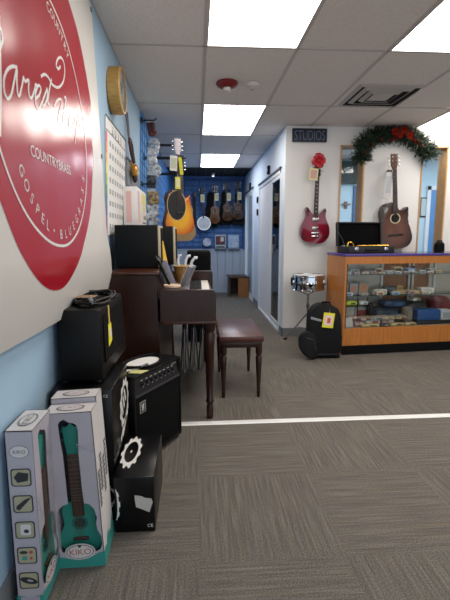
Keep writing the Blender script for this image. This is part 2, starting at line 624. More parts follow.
def horn(label):
    t = thing('fire_strobe', label, 'alarm', (0.254, 3.625, H))
    R = mat('alarm_red', '7d1a22', 0.4)
    MB().lathe([(0.0, 0), (0.085, 0), (0.09, -0.012), (0.08, -0.03), (0.05, -0.045), (0.0, -0.045)], n=28).build('housing', R, t)
    MB().lathe([(0.0, -0.044), (0.032, -0.044), (0.03, -0.062), (0.018, -0.07), (0, -0.07)], n=20).build('lens', mat('strobe_lens', 'e9e6e4', 0.15), t)
horn('round red strobe alarm with clear lens on the ceiling')
t = thing('smoke_detector', 'small white smoke detector on the ceiling beside the red strobe alarm', 'smoke detector', (0.46, 3.63, H))
MB().lathe([(0, 0), (0.055, 0), (0.062, -0.012), (0.055, -0.03), (0.03, -0.04), (0, -0.04)], n=24).build('housing', mat('detector_white', 'd9d3cf', 0.5), t)
MB().lathe([(0.02, -0.039), (0.018, -0.052), (0, -0.054)], n=16).build('sensor', mat('detector_cap', 'b9b4b0', 0.5), t)

t = thing('air_vent', 'square ceiling air vent with stepped louvres above the glass counter', 'vent', (1.62, 3.87, H))
vm = mat('vent_paint', 'bdb6b1', 0.5)
mb = MB()
for k, s in enumerate((0.285, 0.215, 0.145)):
    d = 0.014 + 0.004 * k
    for q in range(4):
        M = Rz(q * PI / 2)
        mb.hexa([M @ Vector(p) for p in ((-s, -s, -0.004), (s, -s, -0.004), (s - 0.03, -s + 0.03, -0.004 - d), (-s + 0.03, -s + 0.03, -0.004 - d),
                                         (-s, -s, 0), (s, -s, 0), (s - 0.03, -s + 0.03, -d), (-s + 0.03, -s + 0.03, -d))])
mb.build('louvre', vm, t, smooth=False)
MB().box(-0.09, 0.09, -0.09, 0.09, -0.018, -0.012).build('centre_plate', vm, t, smooth=False)
MB().box(-0.28, 0.28, -0.28, 0.28, -0.003, -0.001).build('duct_opening', mat('vent_dark', '1d1a19', 0.9), t, smooth=False)

# ================================================================== LEFT WALL
# vinyl banner
def bs(y, z):
    x = -0.53 + (2.37 - z) * 0.0233 if z > 1.12 else -0.5009 - 0.062 * (max(0, 1.12 - z) / 0.28) ** 1.5
    x += 0.0022 * math.sin(5.2 * y + 1.3 * z) + 0.0009 * math.sin(11 * y - 4.0 * z + 1.0) + 0.0004 * math.sin(26 * y + 2 * z)
    x += 0.004 * max(0.0, 1 - abs((y - 2.25) - 0.05 * z) / 0.10) * min(1, max(0, (2.37 - z) * 1.2))
    return max(x, xw(z) + 0.006)
def bfit(e):
    def f(v):
        return Vector((bs(v.y, v.z) + e, v.y, v.z))
    return f
bn = thing('vinyl_banner', 'large white vinyl banner with a red round emblem on the blue wall', 'banner', (-0.53, 1.6, 0.87))
vinyl = mat('white_vinyl', 'd9d5d0', 0.34, spec=0.5, bump=(9, 0.12))
redv = mat('red_vinyl', 'b0142a', 0.20, spec=0.6, bump=(14, 0.10))
mb = MB()
NY, NZ = 76, 60
g = []
for i in range(NY + 1):
    y = 0.25 + (2.435 - 0.25) * i / NY
    col = []
    for j in range(NZ + 1):
        u = j / NZ
        zb = 0.875 - 0.035 * max(0, (y - 1.0) / 1.4) + 0.055 * max(0, 1 - ((y - 2.06) / 0.25) ** 6)
        z = zb + (2.37 - zb) * u
        yy = y + (0.40 * max(0.0, min(1, (1.25 - z) / 0.42)) ** 1.6 if z < 1.25 else 0) * max(0.0, (y - 1.9) / 0.535) ** 2
        col.append(mb.bm.verts.new((bs(yy, z), yy, z)))
    g.append(col)
for i in range(NY):
    for j in range(NZ):
        mb.bm.faces.new((g[i][j], g[i + 1][j], g[i + 1][j + 1], g[i][j + 1]))
mb.build('vinyl_sheet', vinyl, bn, world=True, angle=80)
BY, BZ = 1.64, 1.60
ctl = [(-180, .60), (-146, .585), (-127, .60), (-90, .605), (-52, .535), (-20, .545), (2, .585), (26, .665), (45, .67), (59, .655), (90, .63), (135, .61), (180, .60)]
def rad(d):
    for (a, ra), (b, rb) in zip(ctl, ctl[1:]):
        if a <= d <= b:
            t = (d - a) / (b - a)
            t = t * t * (3 - 2 * t)
            return ra + (rb - ra) * t
    return .6
mb = MB()
rings = []
NA, NR = 96, 22
for j in range(1, NR + 1):
    row = []
    for k in range(NA):
        d = -180 + 360 * k / NA
        r = rad(d) * j / NR
        y, z = BY + r * math.cos(math.radians(d)), BZ + r * math.sin(math.radians(d))
        row.append(mb.bm.verts.new((bs(y, z) + 0.0012, y, z)))
    rings.append(row)
c0 = mb.bm.verts.new((bs(BY, BZ) + 0.0012, BY, BZ))
for k in range(NA):
    mb.bm.faces.new((c0, rings[0][k], rings[0][(k + 1) % NA]))
for j in range(NR - 1):
    for k in range(NA):
        mb.bm.faces.new((rings[j][k], rings[j + 1][k], rings[j + 1][(k + 1) % NA], rings[j][(k + 1) % NA]))
em = mb.build('emblem', redv, bn, world=True, angle=80)
em['label'] = 'red round printed emblem'
mb = MB()
def strip(mb, pts, wd, e=0.0026):
    """flat stroke following a polyline of (y, z) on the banner"""
    n = len(pts)
    L, R = [], []
    for i in range(n):
        a, b = Vector(pts[max(i - 1, 0)]), Vector(pts[min(i + 1, n - 1)])
        t = (b - a).normalized()
        nrm = Vector((-t.y, t.x)) * wd / 2
        for S, sg in ((L, 1), (R, -1)):
            y, z = pts[i][0] + nrm.x * sg, pts[i][1] + nrm.y * sg
            S.append(mb.bm.verts.new((bs(y, z) + e, y, z)))
    for i in range(n - 1):
        mb.bm.faces.new((L[i], R[i], R[i + 1], L[i + 1]))
strip(mb, [(BY + (.452 if math.cos(2 * PI * k / 90) > 0 else .515) * math.cos(2 * PI * k / 90), BZ + (.449 if math.sin(2 * PI * k / 90) > 0 else .441) * math.sin(2 * PI * k / 90)) for k in range(91)], 0.010)
ST = {'h': [(1.259, 1.738), (1.276, 1.736), (1.281, 1.72), (1.275, 1.703), (1.257, 1.68), (1.242, 1.666)],
 'a': [(1.366, 1.675), (1.33, 1.664), (1.293, 1.642), (1.264, 1.609), (1.258, 1.576), (1.274, 1.562), (1.301, 1.579), (1.33, 1.621), (1.362, 1.67), (1.354, 1.636), (1.352, 1.598), (1.366, 1.599)],
 'r': [(1.366, 1.599), (1.394, 1.642), (1.409, 1.664), (1.416, 1.655), (1.451, 1.671), (1.44, 1.643), (1.442, 1.621)],
 'v': [(1.442, 1.621), (1.463, 1.623), (1.497, 1.66), (1.51, 1.679), (1.527, 1.678)],
 'e': [(1.494, 1.63), (1.532, 1.653), (1.555, 1.681), (1.535, 1.685), (1.503, 1.652), (1.494, 1.615), (1.516, 1.606), (1.559, 1.642)],
 's': [(1.559, 1.642), (1.605, 1.691), (1.617, 1.701), (1.61, 1.673), (1.582, 1.641), (1.555, 1.625)],
 't': [(1.671, 1.754), (1.638, 1.706), (1.611, 1.657), (1.63, 1.654)],
 'curl': [(1.565, 1.723), (1.603, 1.744), (1.638, 1.747), (1.674, 1.736), (1.741, 1.749), (1.805, 1.79), (1.836, 1.837), (1.833, 1.872), (1.797, 1.876), (1.756, 1.852), (1.738, 1.825), (1.76, 1.821), (1.788, 1.842)],
 'H': [(1.673, 1.658), (1.709, 1.69), (1.754, 1.712), (1.77, 1.703), (1.72, 1.645), (1.7, 1.614)],
 'H2': [(1.808, 1.733), (1.828, 1.737), (1.795, 1.684), (1.763, 1.63)], 'H3': [(1.722, 1.655), (1.781, 1.678), (1.832, 1.703)],
 'o': [(1.927, 1.701), (1.864, 1.674), (1.841, 1.64), (1.882, 1.641), (1.934, 1.673), (1.935, 1.703)],
 'p': [(1.999, 1.72), (1.946, 1.636), (1.915, 1.58)], 'p2': [(1.996, 1.709), (2.069, 1.741), (2.077, 1.709), (2.001, 1.669)]}
for k, v in ST.items():
    strip(mb, [(y - .022 * max(0, min(1, (1.75 - y) * 2.5)), z) for y, z in spline(v, 5, closed=False)], 0.0095)
strip(mb, spline([(1.10, 1.50), (1.06, 1.60), (1.10, 1.70), (1.18, 1.76), (1.24, 1.79)], 5, False), 0.011)
strip(mb, spline([(1.18, 1.45), (1.22, 1.60), (1.25, 1.80), (1.22, 1.86), (1.17, 1.82)], 5, False), 0.011)
bw = mat('banner_white_print', 'e8e4e2', 0.3)
mb.text('COUNTRYBRASS', WALLM(1.605, 1.440), 0.050, 0, 0, fn=bfit(0.0026), sx=1.13)
def arc(txt, r, d0, d1, size, outward):
    for i, ch in enumerate(txt):
        if ch == ' ':
            continue
        d = math.radians(d0 + (d1 - d0) * i / (len(txt) - 1))
        y, z = BY + r * math.cos(d), BZ + r * math.sin(d)
        M = WALLM(y, z) @ Matrix.Rotation(d - PI / 2 if outward else d + PI / 2, 4, 'Z')
        mb.text(ch, M, size, 0, 0, fn=bfit(0.0026))
arc('GOSPEL', 0.415, -147, -112, 0.052, False)
arc('BLUEGRASS', 0.415, -92, -22, 0.050, False)
arc('COUNTRY', 0.395, 82, 52, 0.046, True)
mb.lathe([(0, 0), (0.006, 0)], n=8, M=Matrix(((0, 0, 1, bs(1.55, 1.215) + .003), (1, 0, 0, 1.55), (0, 1, 0, 1.215), (0, 0, 0, 1))))
mb.build('lettering', bw, bn, world=True, smooth=False)
mb = MB()
for (y, z) in ((2.41, 2.34), (2.42, 1.62), (2.74, 0.875)):
    mb = MB()
    mb.lathe([(0.007, 0), (0.012, 0.002), (0.014, 0)], n=14, M=Matrix(((0, 0, 1, bs(y, z) + .002), (1, 0, 0, y), (0, 1, 0, z), (0, 0, 0, 1))))
    mb.build('grommet', mat('grommet', '3c3a38', 0.4, 0.8), bn, world=True)

# wall clock
CM = lambda y, z, off: Matrix(((0, 0, 1, xw(z) + off), (1, 0, 0, y), (0, 1, 0, z), (0, 0, 0, 1)))
ck = thing('wall_clock', 'round wooden wall clock high on the blue wall beside the banner', 'clock', (xw(2.13), 2.985, 2.13))
M = Matrix(((0, 0, 1, 0), (1, 0, 0, 0), (0, 1, 0, 0), (0, 0, 0, 1)))
cw = mat('clock_oak', 'c39a55', 0.45, noise=(5, 'a87c3c', (4, 4, 40)))
MB().lathe([(0, 0), (0.137, 0), (0.144, 0.006), (0.144, 0.075), (0.138, 0.082), (0.126, 0.082), (0.122, 0.068), (0, 0.068)], n=48, M=M).build('case', cw, ck)
fc = MB().lathe([(0, 0.0695), (0.123, 0.0695)], n=40, M=M)
for k in range(12):
    a = k * PI / 6
    fc.box(-0.003, 0.003, 0.096, 0.115, 0.070, 0.0705, 1, M=M @ Matrix.Rotation(a, 4, 'Z'))
fc.build('dial', [mat('dial', 'cfd2cf', 0.5), blackp], ck)
hn = MB()
for a, l in ((0.9, 0.07), (-0.5, 0.1)):
    hn = MB()
    hn.box(-0.003, 0.003, -0.015, l, 0.072, 0.074, 0, M=M @ Matrix.Rotation(a, 4, 'Z'))
    hn.build('hand', blackp, ck)
MB().lathe([(0.0, 0.0805), (0.125, 0.0795)], n=40, M=M).build('lens', glass('clock_glass', (0.98, 0.98, 0.98), 0.02), ck)

# wall calendar
cl = thing('wall_calendar', 'tall white year calendar with a rainbow edge on the blue wall', 'calendar', (xw(1.25), 3.12, 1.25))
mb = MB()
ya, yb, za, zb = 2.80, 3.53, 1.20, 1.935
def wq(mb, y0, y1, z0, z1, off, m):
    mb.hexa([wl(y0, z0, off - .002), wl(y0, z0, off), wl(y1, z0, off), wl(y1, z0, off - .002),
             wl(y0, z1, off - .002), wl(y0, z1, off), wl(y1, z1, off), wl(y1, z1, off - .002)], m)
wq(mb, ya, yb, za, zb, 0.006, 0)
cols = ['e0677f', 'ea8a4a', 'efc04a', 'e6dc50', '9cc455', '5a9a6a', '4a7fb4', '5b5aa0', '8c5a9c', 'b0538a']
cms = [white, mat('calendar_grid', 'a5a8ad', 0.7), mat('calendar_ink', '4a4c50', 0.7)] + [mat('calendar_band', c, 0.6) if False else mat('band_' + c, c, 0.6) for c in cols]
n = len(cols)
for i in range(n):
    zt = 1.845 - i * 0.065
    wq(mb, ya + 0.004, ya + 0.042, zt - 0.065, zt, 0.0075, 3 + i)
wq(mb, ya + 0.01, yb - 0.01, 1.853, 1.857, 0.0078, 2)
for i in range(7):
    for j in range(8):
        y0, z0 = ya + 0.10 + i * 0.09, 1.225 + j * 0.076
        wq(mb, y0 + 0.016, y0 + 0.060, z0 + 0.018, z0 + 0.05, 0.0078, 1)
mb.text('2 0 2 1', WALLM(3.17, 1.862, 0.008), 0.085, 2, sx=1.6)
mb.build('printed_sheet', cms, cl, world=True, smooth=False)
MB().tube([wl(ya, zb, 0.008), wl(yb, zb, 0.008)], 0.005, n=6).build('top_binding', steel, cl, world=True)

# corded ornament, grey pouch and the white box below it
on = thing('hanging_ornament', 'dark leather cord with an orange and gold pendant hanging beside the calendar', 'ornament', (xw(2.1), 3.55, 1.72))
lea = mat('dark_leather_cord', '4a2a22', 0.6)
mb = MB()
def wp(y, z, d):
    return (xw(z) + d, y, z)
mb = MB()
mb.tube([wp(3.49, 2.16, 0.01), wp(3.54, 2.05, 0.02), wp(3.57, 1.96, 0.025)], 0.007, n=6).tube([wp(3.58, 2.16, 0.01), wp(3.60, 2.05, 0.02), wp(3.60, 1.96, 0.025)], 0.007, n=6)
mb.build('hanging_tie', mat('grey_ribbon', '6c6a70', 0.7), on, world=True)
mb = MB()
mb.tube([wp(3.58, 1.965, .03), wp(3.55, 1.93, .035), wp(3.59, 1.87, .04), wp(3.70, 1.80, .045)], 0.012, n=6)
mb.tube([wp(3.60, 1.965, .03), wp(3.66, 1.93, .035), wp(3.69, 1.87, .04), wp(3.74, 1.80, .045)], 0.012, n=6)
mb.build('cord', lea, on, world=True)
gold = mat('gold_pendant', 'c9952f', 0.35, 0.6)
mb = MB()
mb.ball(wp(3.72, 1.735, .05), .045, 0, 0.6, 1.2, 1.0)
mb.tube([wp(3.55, 1.775, .05), wp(3.62, 1.715, .055), wp(3.72, 1.70, .055), wp(3.82, 1.73, .055), wp(3.85, 1.78, .05)], [.008, .018, .022, .018, .008], n=8)
mb.build('pendant', gold, on, world=True)
MB().ball(wp(3.72, 1.675, .055), .035, 0, .6, .9, 1.1).build('tassel', mat('dark_tassel', '2d1c14', .7), on, world=True)
MB().ball(wp(3.73, 1.765, .06), .028, 0, .6, 1.1, .9).build('bead', mat('orange_bead', 'd06a1e', .4), on, world=True)

po = thing('grey_pouch', 'flat grey cloth pouch hanging behind the corded ornament', 'pouch', (xw(1.5), 3.92, 1.50))
mb = MB()
mb.hexa([wp(3.56, 1.60, .004), wp(3.56, 1.60, .028), wp(4.22, 1.60, .028), wp(4.22, 1.60, .004), wp(3.56, 1.80, .004), wp(3.56, 1.80, .018), wp(4.22, 1.80, .018), wp(4.22, 1.80, .004)], 0, 0.006)
mb.build('bag', mat('grey_cloth', '7d8288', .8, bump=(120, .3)), po, world=True)
MB().hexa([wp(3.56, 1.80, .003), wp(3.56, 1.80, .02), wp(4.22, 1.80, .02), wp(4.22, 1.80, .003), wp(3.56, 1.82, .003), wp(3.56, 1.82, .02), wp(4.22, 1.82, .02), wp(4.22, 1.82, .003)]).build('hem', mat('grey_cloth_hem', '5c6470', .8), po, world=True)

bx = thing('boxed_set', 'white boxed set with red and yellow print below the grey pouch', 'box', (xw(1.28), 3.75, 1.28))
mb = MB()
mb.box(-.57, -.46, 3.42, 4.0, 1.28, 1.575, 0, 0.004)
mb.build('carton', mat('white_carton', 'e4e1de', .5), bx, world=True)
mb = MB()
X = -.4592
mb.box(X - .001, X, 3.44, 3.55, 1.30, 1.545, 0)
mb.build('printed_band', mat('pale_red_print', 'dfb3ae', .6), bx, world=True, smooth=False)
mb = MB()
mb.box(X - .001, X + .0006, 3.70, 3.94, 1.46, 1.55, 1).box(X - .001, X + .0006, 3.76, 3.90, 1.40, 1.44, 1)
mb.box(X - .001, X + .0006, 3.80, 3.84, 1.335, 1.37, 2).box(X - .001, X + .0006, 3.88, 3.93, 1.335, 1.37, 2).box(X - .001, X + .0006, 3.72, 3.94, 1.30, 1.312, 2)
mb.build('printed_sheet', [mat('pale_red_print', 'dfb3ae', .6), mat('yellow_print', 'e6d678', .6), mat('dark_print', '55504c', .6)], bx, world=True, smooth=False)
mb = MB()
mb.box(-.545, -.505, 3.4185, 3.4195, 1.30, 1.54, 0)
mb.build('printed_sheet', [mat('pale_red_print', 'dfb3ae', .6), mat('yellow_print', 'e6d678', .6), mat('dark_print', '55504c', .6)], bx, world=True, smooth=False)

# blue display panel with hooks on the left wall
sp = thing('gridwall', 'blue grid display panel on the left wall beyond the calendar', 'display panel', (xw(1.6), 6.6, 0.9))
pb = mat('panel_blue', '5a93cc', .6)
mb = MB()
mb.hexa([wp(4.42, .9, .001), wp(4.42, .9, .014), wp(9.0, .9, .014), wp(9.0, .9, .001), wp(4.42, 2.40, .001), wp(4.42, 2.40, .014), wp(9.0, 2.40, .014), wp(9.0, 2.40, .001)])
mb.build('backing', pb, sp, world=True, smooth=False)
mb = MB()
for k in range(14):
    z = .98 + k * .105
    mb.tube([wp(4.42, z, .02), wp(9.0, z, .02)], .004, n=5)
for k in range(30):
    y = 4.44 + k * .156
    mb.tube([wp(y, .92, .026), wp(y, 2.38, .026)], .004, n=5)
gw = mb.build('wire_grid', mat('panel_wire', '4a82bd', .5), sp, world=True)

hookm = mat('black_hook', '101014', .4)
clear = mat('clear_packet', 'eceff2', .25, noise=(24, '8a9298'))
packs = [('white', clear, 'clear packet of grey cables'), ('cream', mat('packet_white', 'f0f0f0', .4, noise=(25, '9a9aa0')), 'white packet of strings'),
         ('dark', mat('packet_dark', '2d2d33', .4, noise=(30, '6c6c70')), 'dark packet'), ('tan', mat('packet_tan', 'b79f6c', .5, noise=(22, '5d5140')), 'tan and grey packet'),
         ('grey', mat('packet_silver', 'c9cdd2', .25, noise=(26, '5f6266')), 'silver packet'), ('red', mat('packet_red', '6e2c2a', .5, noise=(20, '3c2a2a')), 'dark red packet')]
pl = [(4.52, 2.27, 5, 'topmost, hanging under the ceiling'), (4.60, 2.12, 0, 'second from the top of the packet column'), (4.55, 2.00, 1, 'third from the top of the packet column'),
      (4.58, 1.88, 0, 'fourth from the top, brightest of the packet column'), (4.52, 1.76, 2, 'on the lower hook of the packet column'), (4.56, 1.60, 3, 'just under the lower hook'),
      (4.58, 1.47, 0, 'second from the bottom of the packet column'), (4.55, 1.36, 4, 'lowest of the packet column, behind the speaker')]
for i, (y, z, k, where) in enumerate(pl):
    t = thing('accessory_packet', packs[k][2] + ', ' + where, 'packet', wp(y, z, .085), 0, 'packets hanging on the wall hooks', rot=(random.uniform(-.12, .12), random.uniform(-.22, .22), random.uniform(-.2, .35)))
    mb = MB()
    x1 = random.uniform(.05, .10)
    mb.box(-.025, x1, -.014, .014, -.078, .05, 0, .010, M=Rz(.1))
    for q in range(5):
        mb.ball((random.uniform(-.01, x1), -.012, random.uniform(-.07, .03)), random.uniform(.018, .034), 0, 1, .6, 1, 8, 6)
    mb.build('pouch', packs[k][1], t)
    MB().box(-.02, .07, -.004, .004, .05, .075, 0).build('header_card', mat('header_card', 'cfd3d6', .5), t)
for y, z, lb in ((4.42, 2.315, 'black wall hook just under the ceiling at the near edge of the display'), (4.46, 1.715, 'black wall hook half way down the near edge of the display')):
    t = thing('wall_hook', lb, 'hook', wp(y, z, 0), group=None)
    MB().box(0.012, .03, -.035, .035, -.022, .022, 0, .004).build('plate', hookm, t)
    MB().tube([(.02, 0, 0), (.14, 0, 0), (.16, 0, .02)], .008).build('prong', hookm, t)

# long hanger arms
for k, (y, z) in enumerate(((4.95, 2.19), (5.2, 2.10), (5.515, 1.955), (5.9, 2.22), (6.2, 2.06))):
    where = ['nearest, above the packets', 'second from the viewer', 'lowest of the near ones', 'high, behind the near ones', 'farthest of all'][k]
    t = thing('hanger_arm', 'black guitar hanger arm on the left wall, ' + where, 'hanger', wp(y, z, 0), group='guitar hanger arms on the left wall')
    MB().box(.012, .03, -.04, .04, -.02, .02, 0, .004).build('plate', hookm, t)
    MB().tube([(.02, -.03, 0), (.36, -.03, 0), (.38, -.03, .025)], .007).tube([(.02, .03, 0), (.36, .03, 0), (.38, .03, .025)], .007).build('prongs', hookm, t)

# ================================================================== AMPLIFIERS AND CARTONS BY THE LEFT WALL
cardb = mat('black_carton', '08080a', 0.3, spec=0.35, bump=(6, 0.25))
wprint = mat('white_carton_print', 'dcdad6', 0.5)
def gear(mb, P, U, V, ro, ri, m=0, teeth=11, half=None):
    """gear shaped ring centred at P in the plane of U and V"""
    n = teeth * 4
    A, B = [], []
    for k in range(n + 1):
        a = 2 * PI * k / n
        r = ro * (1.14 if (k % 4) in (0, 1) else 0.98)
        A.append(mb.bm.verts.new(P + U * math.cos(a) * r + V * math.sin(a) * r))
        B.append(mb.bm.verts.new(P + U * math.cos(a) * ri + V * math.sin(a) * ri))
    for k in range(n):
        f = mb.bm.faces.new((A[k], A[k + 1], B[k + 1], B[k]))
        f.material_index = m

t = thing('shipping_carton', 'tall black printed carton standing behind the ukulele boxes', 'carton', (-.47, 1.92, 0))
MB().box(-.598, -.352, 1.675, 2.045, 0, .578, 0, .004).build('carton', cardb, t, world=True)
mb = MB()
xf = -.3508
c, s_ = math.cos(.45), math.sin(.45)
gear(mb, Vector((xf, 1.945, .420)), Vector((0, c, s_)) * 1.0, Vector((0, -s_, c)) * .9, .108, .082, 0)
for k in range(3):
    mb.hexa([(xf - .001, 1.89 + k * .04, .375 + k * .018), (xf, 1.89 + k * .04, .375 + k * .018), (xf, 1.91 + k * .04, .385 + k * .018), (xf - .001, 1.91 + k * .04, .385 + k * .018),
             (xf - .001, 1.86 + k * .04, .435 + k * .018), (xf, 1.86 + k * .04, .435 + k * .018), (xf, 1.88 + k * .04, .445 + k * .018), (xf - .001, 1.88 + k * .04, .445 + k * .018)])
for k in range(2):
    mb.hexa([(xf - .001, 1.83 + k * .05, .275 - k * .0), (xf, 1.83 + k * .05, .275), (xf, 1.97 + k * .05, .335), (xf - .001, 1.97 + k * .05, .335),
             (xf - .001, 1.83 + k * .05, .29), (xf, 1.83 + k * .05, .29), (xf, 1.97 + k * .05, .35), (xf - .001, 1.97 + k * .05, .35)])
mb.build('print', wprint, t, world=True, smooth=False)
mb = MB()
mb.text('CE', FRONTM(-.377, 1.674, .548), .016)
mb.build('safety_mark', wprint, t, world=True, smooth=False)
mb = MB()
gear(mb, Vector((-.395, 1.6742, .11)), Vector((.045, 0, 0)) * 20, Vector((0, 0, .08)) * 12, .05, .040)
mb.build('print', wprint, t, world=True, smooth=False)

t = thing('guitar_amplifier', 'black practice amplifier with a coiled cable on it, on the tall black carton', 'amplifier', (-.49, 2.0, .578))
mb = MB()
bz = .590
mb.hexa([(-.580, 1.75, bz), (-.400, 1.75, bz), (-.388, 2.27, bz), (-.590, 2.27, bz), (-.580, 1.75, .897), (-.402, 1.75, .897), (-.402, 2.27, .897), (-.590, 2.27, .897)], 0, .012)
mb.build('cabinet', mat('brown_black_tolex', '0b0908', .42, bump=(300, .25), spec=.25), t, world=True)
MB().hexa([(-.402, 1.79, .66), (-.3925, 1.79, .66), (-.3885, 2.235, .66), (-.402, 2.235, .66), (-.405, 1.79, .865), (-.3985, 1.79, .865), (-.3985, 2.235, .865), (-.405, 2.235, .865)]).build('grille', grille, t, world=True)
for (x, y) in ((-.57, 1.79), (-.43, 1.79), (-.57, 2.23), (-.43, 2.23)):
    MB().lathe([(0, .578), (.014, .578), (.012, .592), (0, .592)], n=12, M=Matrix.Translation((x, y, 0))).build('foot', blackp, t, world=True)
t = thing('cable_coil', 'black coiled cable lying on top of the practice amplifier', 'cable', (-.49, 1.98, .897))
mb = MB()
random.seed(3)
pts = []
for k in range(150):
    a = k * 2 * PI / 26
    r = .085 + .014 * math.sin(k * .37) + .006 * random.random()
    pts.append((-.475 + r * .88 * math.cos(a) + .006 * math.sin(k * .11), 1.99 + r * 2.0 * math.sin(a), .9035 + .0042 * (k // 26) + .004 * math.sin(k * .9)))
mb.tube(pts, .0052, 0, 6)
mb.build('lead', mat('black_rubber', '070708', .5, spec=.25), t, world=True)
MB().tube([(-.46, 1.83, .935), (-.44, 1.79, .92)], .008, 0, 8).tube([(-.44, 1.79, .92), (-.437, 1.775, .917)], .004, 0, 8).build('plug', steel, t, world=True)
MB().box(-.53, -.45, 1.86, 1.94, .930, .9315, 0).build('cable_tie_card', mat('tan_card', '8a6d52', .7), t, world=True)
t = thing('price_tag', 'yellow and white price tag hanging down the grille of the practice amplifier', 'price tag', (-.393, 1.86, .74), group=None)
mb = MB()
mb.hexa([(-.3915, 1.845, .715), (-.3895, 1.845, .715), (-.3895, 1.915, .73), (-.3915, 1.915, .73), (-.3945, 1.860, .81), (-.3925, 1.860, .81), (-.3925, 1.918, .81), (-.3945, 1.918, .81)], 0)
mb.build('card', yellow, t, world=True, smooth=False)
MB().hexa([(-.3895, 1.858, .75), (-.3885, 1.858, .75), (-.3885, 1.905, .757), (-.3895, 1.905, .757), (-.392, 1.87, .79), (-.391, 1.87, .79), (-.391, 1.905, .79), (-.392, 1.905, .79)]).build('price_print', mat('tag_print', 'e3d3c6', .6), t, world=True, smooth=False)
MB().hexa([(-.3945, 1.875, .80), (-.3925, 1.875, .80), (-.3925, 1.90, .80), (-.3945, 1.90, .80), (-.3985, 1.885, .89), (-.3965, 1.885, .89), (-.3965, 1.91, .89), (-.3985, 1.91, .89)]).build('ribbon', mat('tag_ribbon', 'c9a95a', .6), t, world=True, smooth=False)

# bass combo turned towards the room
A = Vector((-.322, 2.052, 0))
dU = Vector((.50, .866, 0)).normalized()
dN = Vector((.866, -.50, 0)).normalized()
MA = Matrix(((dU.x, -dN.x, 0, A.x), (dU.y, -dN.y, 0, A.y), (0, 0, 1, 0), (0, 0, 0, 1)))     # local x along the face, y into the cabinet
t = thing('bass_combo', 'black bass combo amplifier with a knob panel, angled beside the piano leg', 'amplifier', A)
t.matrix_world = MA
Wd, Dp, Ht = .438, .20, .498
mb = MB()
mb.box(0, .014, 0, Dp, .02, Ht, 0, .006).box(Wd - .014, Wd, 0, Dp, .02, Ht, 0, .006).box(0, Wd, 0, Dp, .02, .036, 0, .006).box(0, Wd, 0, Dp, Ht - .014, Ht, 0, .006)
mb.box(.01, Wd - .01, .03, Dp - .004, .03, Ht - .01, 0)
mb.build('cabinet', tolex, t)
MB().box(.014, Wd - .014, .006, .03, .036, .390, 0, .003).build('grille', grille, t)
MB().box(.014, Wd - .014, .001, .006, .384, .396, 0).build('trim_bar', mat('grey_bar', '33343a', .4), t)
pn = MB()
pn.hexa([(.014, .004, .396), (Wd - .014, .004, .396), (Wd - .014, .04, .396), (.014, .04, .396), (.014, .022, Ht - .014), (Wd - .014, .022, Ht - .014), (Wd - .014, .04, Ht - .014), (.014, .04, Ht - .014)])
pnl = pn.build('control_panel', mat('panel_black', '0f0f13', .35), t, smooth=False)
for k in range(8):
    x = .085 + k * .040
    MB().lathe([(0, 0), (.0095, 0), (.0085, .014), (0, .014)], n=12, M=Matrix.Translation((x, .011, .438)) @ Matrix.Rotation(PI / 2 - .22, 4, 'X')).build('knob', mat('knob_grey', '24252b', .3), pnl)
mk = MB()
for k in range(8):
    x = .085 + k * .040
    mk.box(x - .0015, x + .0015, .0065, .0075, .422, .428)
    mk.box(x - .009, x + .009, .0155, .0165, .456, .459)
mk.text('AMPEG', Matrix(((1, 0, 0, .385), (0, -.2, -1, .016), (0, 1, -.2, .464), (0, 0, 0, 1))), .014)
mk.build('panel_marks', wprint, pnl, smooth=False)
lg = MB()
lg.box(.050, .098, .0045, .006, .290, .350, 0)
bd = lg.build('logo_badge', mat('badge_silver', 'b9b9b6', .4, .3), t, smooth=False)
l2 = MB()
l2.box(.054, .094, .0040, .0046, .293, .347)
bk = l2.build('badge_field', mat('badge_black', '1a1a1a', .5), bd, smooth=False)
l3 = MB()
for k in range(3):
    l3.lathe([(.004, 0), (.0062, 0)], n=18, M=Matrix.Translation((.074, .0037, .309 + k * .011)) @ Matrix.Rotation(PI / 2, 4, 'X') @ Matrix.Diagonal((1.6, 1, 1, 1)))
l3.tube([(.066, .0037, .300), (.082, .0037, .340)], .0016, n=5).tube([(.062, .0037, .336), (.073, .0037, .304)], .0014, n=5)
l3.build('badge_emblem', wprint, bd, smooth=False)
for (x, y) in ((.03, .03), (Wd - .03, .03), (.03, Dp - .03), (Wd - .03, Dp - .03)):
    MB().lathe([(0, 0), (.016, 0), (.014, .022), (0, .022)], n=12, M=Matrix.Translation((x, y, 0))).build('foot', blackp, t)
jk = MB()
for z in (.36, .34):
    jk.lathe([(0, 0), (.006, 0), (.006, .012), (0, .012)], n=10, M=Matrix.Translation((Wd, .05, z)) @ Matrix.Rotation(PI / 2, 4, 'Y'))
jk.build('jack', steel, t)
def onamp(x, y, z):
    return MA @ Vector((x, y, z))
t = thing('paper_disc', 'white round paper plate lying on top of the bass combo', 'plate', onamp(.22, .105, Ht))
MB().lathe([(0, .003), (.06, .003), (.085, .006), (.085, .008), (.06, .005), (0, .005)], n=32, M=Rz(1.05) @ Matrix.Diagonal((1.35, .9, 1, 1))).build('plate', white, t)
t = thing('paper_sheet', 'folded white sheet under the cable loop on the bass combo', 'paper', onamp(.10, .13, Ht))
MB().box(-.06, .06, -.05, .05, .0005, .004, 0, .001, M=Rz(.6)).build('sheet', white, t)
MB().box(-.05, .055, -.045, .045, .004, .007, 0, .001, M=Rz(.75)).build('fold', cream, t)
t = thing('cable_coil', 'black cable loop lying around the white plate on the bass combo', 'cable', onamp(.15, .11, Ht))
pts = []
